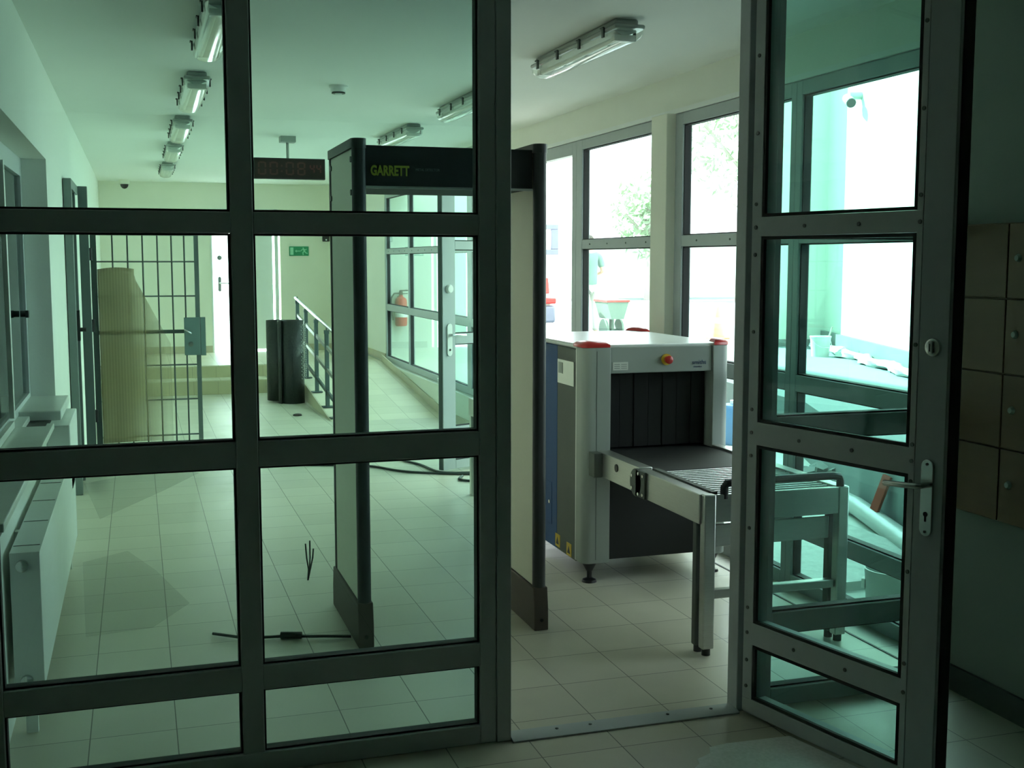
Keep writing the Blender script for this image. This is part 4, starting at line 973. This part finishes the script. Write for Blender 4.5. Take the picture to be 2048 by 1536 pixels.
tag(obj('brown_board', MB().obox((4.545, 6.40, 0.17), (0.022, 0.070, 0.0), (0.022, -0.05, 0.15), (0.009, -0.003, 0.0)), 'brick', bev=0.004), 'red brown board leaning against the terrace wall', 'board')
tb = thing('plastic_tub', 'grey plastic tub standing just outside the low pane', 'tub', (3.66, 5.02, -0.05))
obj('body', MB().lathe([(0.13, 0.002), (0.14, 0.17), (0.145, 0.175), (0.135, 0.175), (0.12, 0.02), (0.001, 0.02)], (3.66, 5.02, -0.05), 24), 'lampb', tb)
obj('label', MB().obox((3.545, 5.10, 0.04), (0.018, 0.018, 0), (0, 0, 0.025), (0.006, -0.006, 0)), 'label', tb)
def rubble(name, c, r, n, label, z, m='debris'):
    mb = MB(); rr = random.Random(n)
    for i in range(n):
        a = rr.uniform(0, 6.28); d = r * math.sqrt(rr.random()); h = (1 - d / r) * r * 0.55
        s = rr.uniform(0.03, 0.07)
        mb.obox((c[0] + d * math.cos(a), c[1] + d * math.sin(a), z + 0.02 + h * rr.random()), (s, rr.uniform(-.02, .02), rr.uniform(-.02, .02)), (rr.uniform(-.02, .02), s * rr.uniform(.5, 1), rr.uniform(-.03, .03)), (rr.uniform(-.02, .02), rr.uniform(-.02, .02), s * 0.6))
    o = tag(obj(name, mb, m, smooth=False), label, 'rubble'); o['kind'] = 'stuff'
    return o
rubble('rubble_heap', (5.15, 7.9), 0.35, 60, 'grey rubble heap outside beyond the end of the roller table', -0.05)
rubble('rubble_heap', (5.80, 10.6), 0.22, 30, 'small rubble heap outside just right of the scanner', -0.05)
dr_ = thing('plastic_drum', 'blue plastic drum outside at the right of the scanner', 'drum', (5.42, 9.95, -0.05))
obj('body', MB().lathe([(0.13, -0.05), (0.15, -0.02), (0.15, 0.30), (0.13, 0.33), (0.05, 0.34), (0.001, 0.34)], (5.42, 9.95, 0), 22), 'bluep', dr_)
obj('lid', MB().lathe([(0.05, 0.34), (0.05, 0.37), (0.001, 0.37)], (5.42, 9.95, 0), 16), 'white', dr_)
cn = thing('traffic_cone', 'pale orange traffic cone on the terrace in the bright yard', 'cone', (8.86, 16.9, TZ))
obj('base', MB().box(8.71, 9.01, 16.75, 17.05, TZ, TZ + 0.03), 'orange', cn, bev=0.01)
obj('body', MB().lathe([(0.125, 0.03), (0.10, 0.2), (0.075, 0.36), (0.05, 0.5), (0.03, 0.52), (0.001, 0.52)], (8.86, 16.9, TZ), 20), 'orange', cn)
obj('reflective_band', MB().lathe([(0.094, 0.25), (0.086, 0.34)], (8.86, 16.9, TZ), 20), 'white', cn)
# white hatchback seen from behind with a raised tailgate
cx, cyy = 5.95, 16.6
CB = 0.02
car = thing('parked_car', 'white hatchback with raised tailgate in the bright yard', 'car', (6.45, 16.6, TZ))
X0, X1 = 6.10, 7.75
X0 = 5.15; X1 = 6.22
def cbody(x0, x1, y0, L):
    prof = [(0, 0.28), (0.0, 0.80), (0.10, 0.98), (0.55, 1.42), (1.9, 1.45), (2.7, 0.98), (3.75, 0.82), (3.9, 0.55), (3.9, 0.28)]
    return MB().prism([(x0, y0 + a, TZ + z) for a, z in prof], (x1 - x0, 0, 0))
Y0 = 17.3
car.location = ((6.15 + 4.75) / 2, Y0, TZ); OFF[car.name] = Vector(car.location)
CX0, CX1 = 4.60, 6.20
obj('body', cbody(CX0, CX1, Y0, 3.9), 'carw', car, bev=0.05)
obj('bumper', MB().box(CX0 - 0.02, CX1 + 0.02, Y0 - 0.08, Y0 + 0.15, TZ + 0.28, TZ + 0.55), 'carb', car, bev=0.04)
for x in (CX0 + 0.08, CX1 - 0.20): obj('tail_light', MB().obox((x + 0.06, Y0 + 0.0, TZ + 0.86), (0.06, 0, 0), (0, 0.03, 0.12), (0, 0.03, 0.0)), 'redp', car, bev=0.01)
obj('reflector', MB().box(CX1 - 0.20, CX1 + 0.02, Y0 - 0.1, Y0 + 0.02, TZ + 0.58, TZ + 0.67), 'redp', car, bev=0.02)
obj('boot_opening', MB().obox((5.4, Y0 + 0.30, TZ + 1.16), (0.66, 0, 0), (0, 0.19, 0.19), (0, -0.02, 0.02)), 'carg', car)
tg = obj('tailgate', MB().box(CX0 + 0.1, CX1 - 0.02, Y0 - 0.30, Y0 - 0.25, TZ + 1.34, TZ + 1.42).box(CX0 + 0.1, CX1 - 0.02, Y0 - 0.30, Y0 - 0.25, TZ + 1.72, TZ + 1.80).box(CX0 + 0.1, CX0 + 0.2, Y0 - 0.30, Y0 - 0.25, TZ + 1.42, TZ + 1.72).box(CX1 - 0.14, CX1 - 0.02, Y0 - 0.30, Y0 - 0.25, TZ + 1.42, TZ + 1.72), 'carb', car, bev=0.01)
obj('hinge_arm', MB().cyl((CX0 + 0.3, Y0 + 0.58, TZ + 1.42), (CX0 + 0.3, Y0 - 0.26, TZ + 1.76), 0.015, n=8).cyl((CX1 - 0.3, Y0 + 0.58, TZ + 1.42), (CX1 - 0.3, Y0 - 0.26, TZ + 1.76), 0.015, n=8), 'carb', car)
for x in (CX0 - 0.01, CX1 - 0.19):
    for y in (Y0 + 0.65, Y0 + 3.15): obj('wheel', MB().cyl((x, y, TZ + 0.30), (x + 0.2, y, TZ + 0.30), 0.30, n=22), 'tyre', car)
for x in (CX0 - 0.005, CX1 - 0.005): obj('side_window', MB().prism([(x, Y0 + 0.62, TZ + 1.0), (x, Y0 + 0.72, TZ + 1.36), (x, Y0 + 1.85, TZ + 1.38), (x, Y0 + 2.5, TZ + 1.0)], (0.01, 0, 0)), 'carg', car)
# cart
ca = thing('hand_cart', 'small hand cart with red rimmed tray beside the person', 'cart', (6.95, 16.7, TZ))
obj('tray', MB().prism([(6.78, 16.5, TZ + 0.62), (7.14, 16.5, TZ + 0.62), (7.06, 16.5, TZ + 0.36), (6.86, 16.5, TZ + 0.36)], (0, 0.5, 0)), 'skip', ca)
obj('rim', MB().box(6.77, 7.15, 16.48, 17.02, TZ + 0.62, TZ + 0.65), 'redp', ca)
obj('wheel', MB().cyl((6.82, 16.75, TZ + 0.18), (6.85, 16.75, TZ + 0.18), 0.18, n=20).cyl((7.07, 16.75, TZ + 0.18), (7.10, 16.75, TZ + 0.18), 0.18, n=20), 'skip', ca)
obj('axle', MB().cyl((6.84, 16.75, TZ + 0.18), (7.08, 16.75, TZ + 0.18), 0.02, n=8).box(6.94, 6.98, 16.7, 16.8, TZ + 0.18, TZ + 0.36), 'skip', ca)
# person, seen from behind, arms folded forward
def skinmesh(name, joints, bones, m, parent, root=0, sub=2):
    me = bpy.data.meshes.new(name); me.from_pydata([j[0] for j in joints], bones, []); me.update()
    o = bpy.data.objects.new(name, me); COL.objects.link(o)
    if parent: o.parent = parent
    md_ = o.modifiers.new('skin', 'SKIN'); md_.use_smooth_shade = True
    for i, j in enumerate(joints):
        sv = me.skin_vertices[0].data[i]
        sv.radius = j[1] if isinstance(j[1], tuple) else (j[1], j[1]); sv.use_root = (i == root)
    s = o.modifiers.new('subdivision', 'SUBSURF'); s.levels = sub; s.render_levels = sub
    me.materials.append(M[m]); OFF[o.name] = Vector((0, 0, 0))
    return o
pe = thing('person', 'person in teal shirt and pale trousers standing in the bright yard', 'person', (7.0, 17.8, TZ), R(10), local=True)
pe.scale = (0.92, 0.92, 0.92)
J = [((0, 0, 0.98), (0.15, 0.11)), ((0, 0.0, 1.18), (0.14, 0.10)), ((0, 0.0, 1.36), (0.165, 0.11)), ((0, 0.0, 1.47), (0.08, 0.07)), ((0, 0.01, 1.55), 0.055), ((0, 0.03, 1.63), (0.075, 0.09)), ((0, 0.03, 1.73), (0.072, 0.088)),
     ((0.19, 0, 1.43), 0.055), ((0.27, -0.02, 1.17), 0.045), ((0.20, 0.19, 1.10), 0.036), ((0.14, 0.26, 1.12), 0.03),
     ((-0.19, 0, 1.43), 0.055), ((-0.27, -0.02, 1.17), 0.045), ((-0.20, 0.19, 1.10), 0.036), ((-0.14, 0.26, 1.12), 0.03),
     ((0.10, 0, 0.90), 0.085), ((0.12, 0.02, 0.50), 0.058), ((0.13, -0.02, 0.09), 0.042), ((0.14, 0.10, 0.04), 0.04),
     ((-0.10, 0, 0.90), 0.085), ((-0.12, 0.02, 0.50), 0.058), ((-0.13, -0.02, 0.09), 0.042), ((-0.14, 0.10, 0.04), 0.04)]
B = [(0, 1), (1, 2), (2, 3), (3, 4), (4, 5), (5, 6), (3, 7), (7, 8), (8, 9), (9, 10), (3, 11), (11, 12), (12, 13), (13, 14), (0, 15), (15, 16), (16, 17), (17, 18), (0, 19), (19, 20), (20, 21), (21, 22)]
body = skinmesh('body', J, B, 'skin', pe)
for s in (1, -1):
    for k in range(4):
        z = 1.145 - 0.018 * k; l = (0.07, 0.078, 0.072, 0.055)[k]
        skinmesh('finger', [((s * 0.14, 0.26, z), 0.009), ((s * (0.14 - l * 0.5), 0.285, z - 0.004), 0.0085), ((s * (0.14 - l), 0.28, z - 0.012), 0.007)], [(0, 1), (1, 2)], 'skin', body, sub=1)
    skinmesh('thumb', [((s * 0.15, 0.25, 1.135), 0.010), ((s * 0.13, 0.25, 1.165), 0.009), ((s * 0.105, 0.262, 1.178), 0.008)], [(0, 1), (1, 2)], 'skin', body, sub=1)
    obj('ear', MB().ball((s * 0.078, 0.03, 1.655), 0.028, 10, (0.4, 0.8, 1.1)), 'skin', body)
    obj('eye', MB().ball((s * 0.03, 0.112, 1.67), 0.011, 10), 'white', body)
    obj('shoe', MB().ball((s * 0.14, 0.06, 0.045), 0.05, 12, (0.95, 2.5, 0.88)), 'shoe', pe)
obj('nose', MB().prism([(-0.014, 0.11, 1.63), (0.014, 0.11, 1.63), (0, 0.145, 1.632), ], (0, -0.01, 0.045)), 'skin', body)
obj('mouth', MB().box(-0.022, 0.022, 0.108, 0.117, 1.60, 1.607), 'redp', body)
obj('hair', MB().ball((0, 0.018, 1.715), 0.098, 18, (0.88, 1.08, 0.98)), 'hair', pe)
SJ = [((0, 0, 0.86), (0.175, 0.135)), ((0, 0.0, 1.18), (0.16, 0.12)), ((0, 0.0, 1.36), (0.18, 0.125)), ((0, 0.0, 1.475), (0.09, 0.08)), ((0.20, 0, 1.425), 0.072), ((0.262, -0.012, 1.22), 0.066), ((-0.20, 0, 1.425), 0.072), ((-0.262, -0.012, 1.22), 0.066)]
skinmesh('shirt', SJ, [(0, 1), (1, 2), (2, 3), (3, 4), (4, 5), (3, 6), (6, 7)], 'shirt', pe)
TJ = [((0, 0, 0.96), (0.165, 0.125)), ((0.105, 0, 0.86), 0.10), ((0.12, 0.02, 0.50), 0.08), ((0.132, -0.01, 0.10), 0.068), ((-0.105, 0, 0.86), 0.10), ((-0.12, 0.02, 0.50), 0.08), ((-0.132, -0.01, 0.10), 0.068)]
skinmesh('trousers', TJ, [(0, 1), (1, 2), (2, 3), (0, 4), (4, 5), (5, 6)], 'trouser', pe)
# trees
def tree(x, y, h, w, n, seed, label):
    rr = random.Random(seed)
    t = thing('tree', label, 'tree', (x, y, TZ), group=None)
    tk = MB().tube([(x, y, TZ - 0.02), (x + 0.1, y, TZ + h * 0.3), (x, y, TZ + h * 0.6), (x + 0.15, y, TZ + h * 0.85)], 0.16, 8)
    for i in range(7):
        a = rr.uniform(0, 6.28); z = TZ + h * rr.uniform(0.35, 0.7)
        tk.tube([(x, y, z), (x + w * 0.3 * math.cos(a), y + w * 0.3 * math.sin(a), z + h * 0.1), (x + w * 0.6 * math.cos(a), y + w * 0.6 * math.sin(a), z + h * 0.2)], 0.05, 6)
    obj('trunk', tk, 'bark', t)
    lf = MB()
    for i in range(n):
        u = Vector((rr.gauss(0, 1), rr.gauss(0, 1), rr.gauss(0, 1))).normalized() * rr.random() ** 0.4
        c = Vector((x, y, TZ + h * 0.68)) + Vector((u.x * w, u.y * w, u.z * h * 0.36))
        a = Vector((rr.gauss(0, 1), rr.gauss(0, 1), rr.gauss(0, 1))).normalized(); b = a.orthogonal().normalized()
        s = rr.uniform(0.10, 0.2)
        lf.add([c - a * s, c + b * s * 0.5, c + a * s, c - b * s * 0.5], [(0, 1, 2, 3)])
    obj('foliage', lf, 'leaf', t, smooth=False)
tree(17.5, 32.0, 9.0, 2.6, 2600, 5, 'leafy tree far outside at the upper right of the window')
tree(15.6, 34.5, 4.0, 1.3, 900, 9, 'small far tree seen in the middle of the window')
struct('wall_yard', MB().box(6.5, 24.0, 36.0, 36.3, TZ, TZ + 1.9), 'render', 'low pale wall at the end of the yard', 'wall')

# wing of the building beyond the glazed screen, with the extinguisher on it
YW = 15.62
struct('wall_wing', MB().box(3.505, 4.60, YW, YW + 1.2, -0.05, 3.15).box(3.27, 3.505, YW, 15.66, -0.05, 2.81), 'render', 'pale outside wall behind the glazed screen of the ramp', 'wall')
fx = 3.385
fe = thing('fire_extinguisher', 'red fire extinguisher on the pale wall behind the glazed screen', 'fire extinguisher', (fx, YW - 0.1, 0.82))
obj('cylinder', MB().lathe([(0.001, 0.82), (0.07, 0.82), (0.082, 0.84), (0.082, 1.14), (0.07, 1.19), (0.03, 1.215), (0.025, 1.24), (0.001, 1.24)], (fx, YW - 0.1, 0), 24), 'ext', fe)
obj('label', MB().lathe([(0.0832, 0.94), (0.0832, 1.06)], (fx, YW - 0.1, 0), 24), 'label', fe)
obj('valve', MB().box(fx - 0.02, fx + 0.02, YW - 0.125, YW - 0.075, 1.24, 1.29).box(fx - 0.015, fx + 0.10, YW - 0.115, YW - 0.09, 1.29, 1.305).box(fx - 0.01, fx + 0.09, YW - 0.115, YW - 0.09, 1.25, 1.262), 'black', fe)
obj('hose', MB().tube([(fx - 0.02, YW - 0.1, 1.26), (fx - 0.09, YW - 0.1, 1.26), (fx - 0.13, YW - 0.1, 1.20), (fx - 0.135, YW - 0.1, 1.05), (fx - 0.11, YW - 0.1, 0.90)], 0.011, 8), 'black', fe)
obj('bracket', MB().box(fx - 0.03, fx + 0.03, YW - 0.02, YW, 0.9, 1.22).box(fx - 0.085, fx + 0.085, YW - 0.022, YW - 0.01, 1.08, 1.10), 'black', fe)
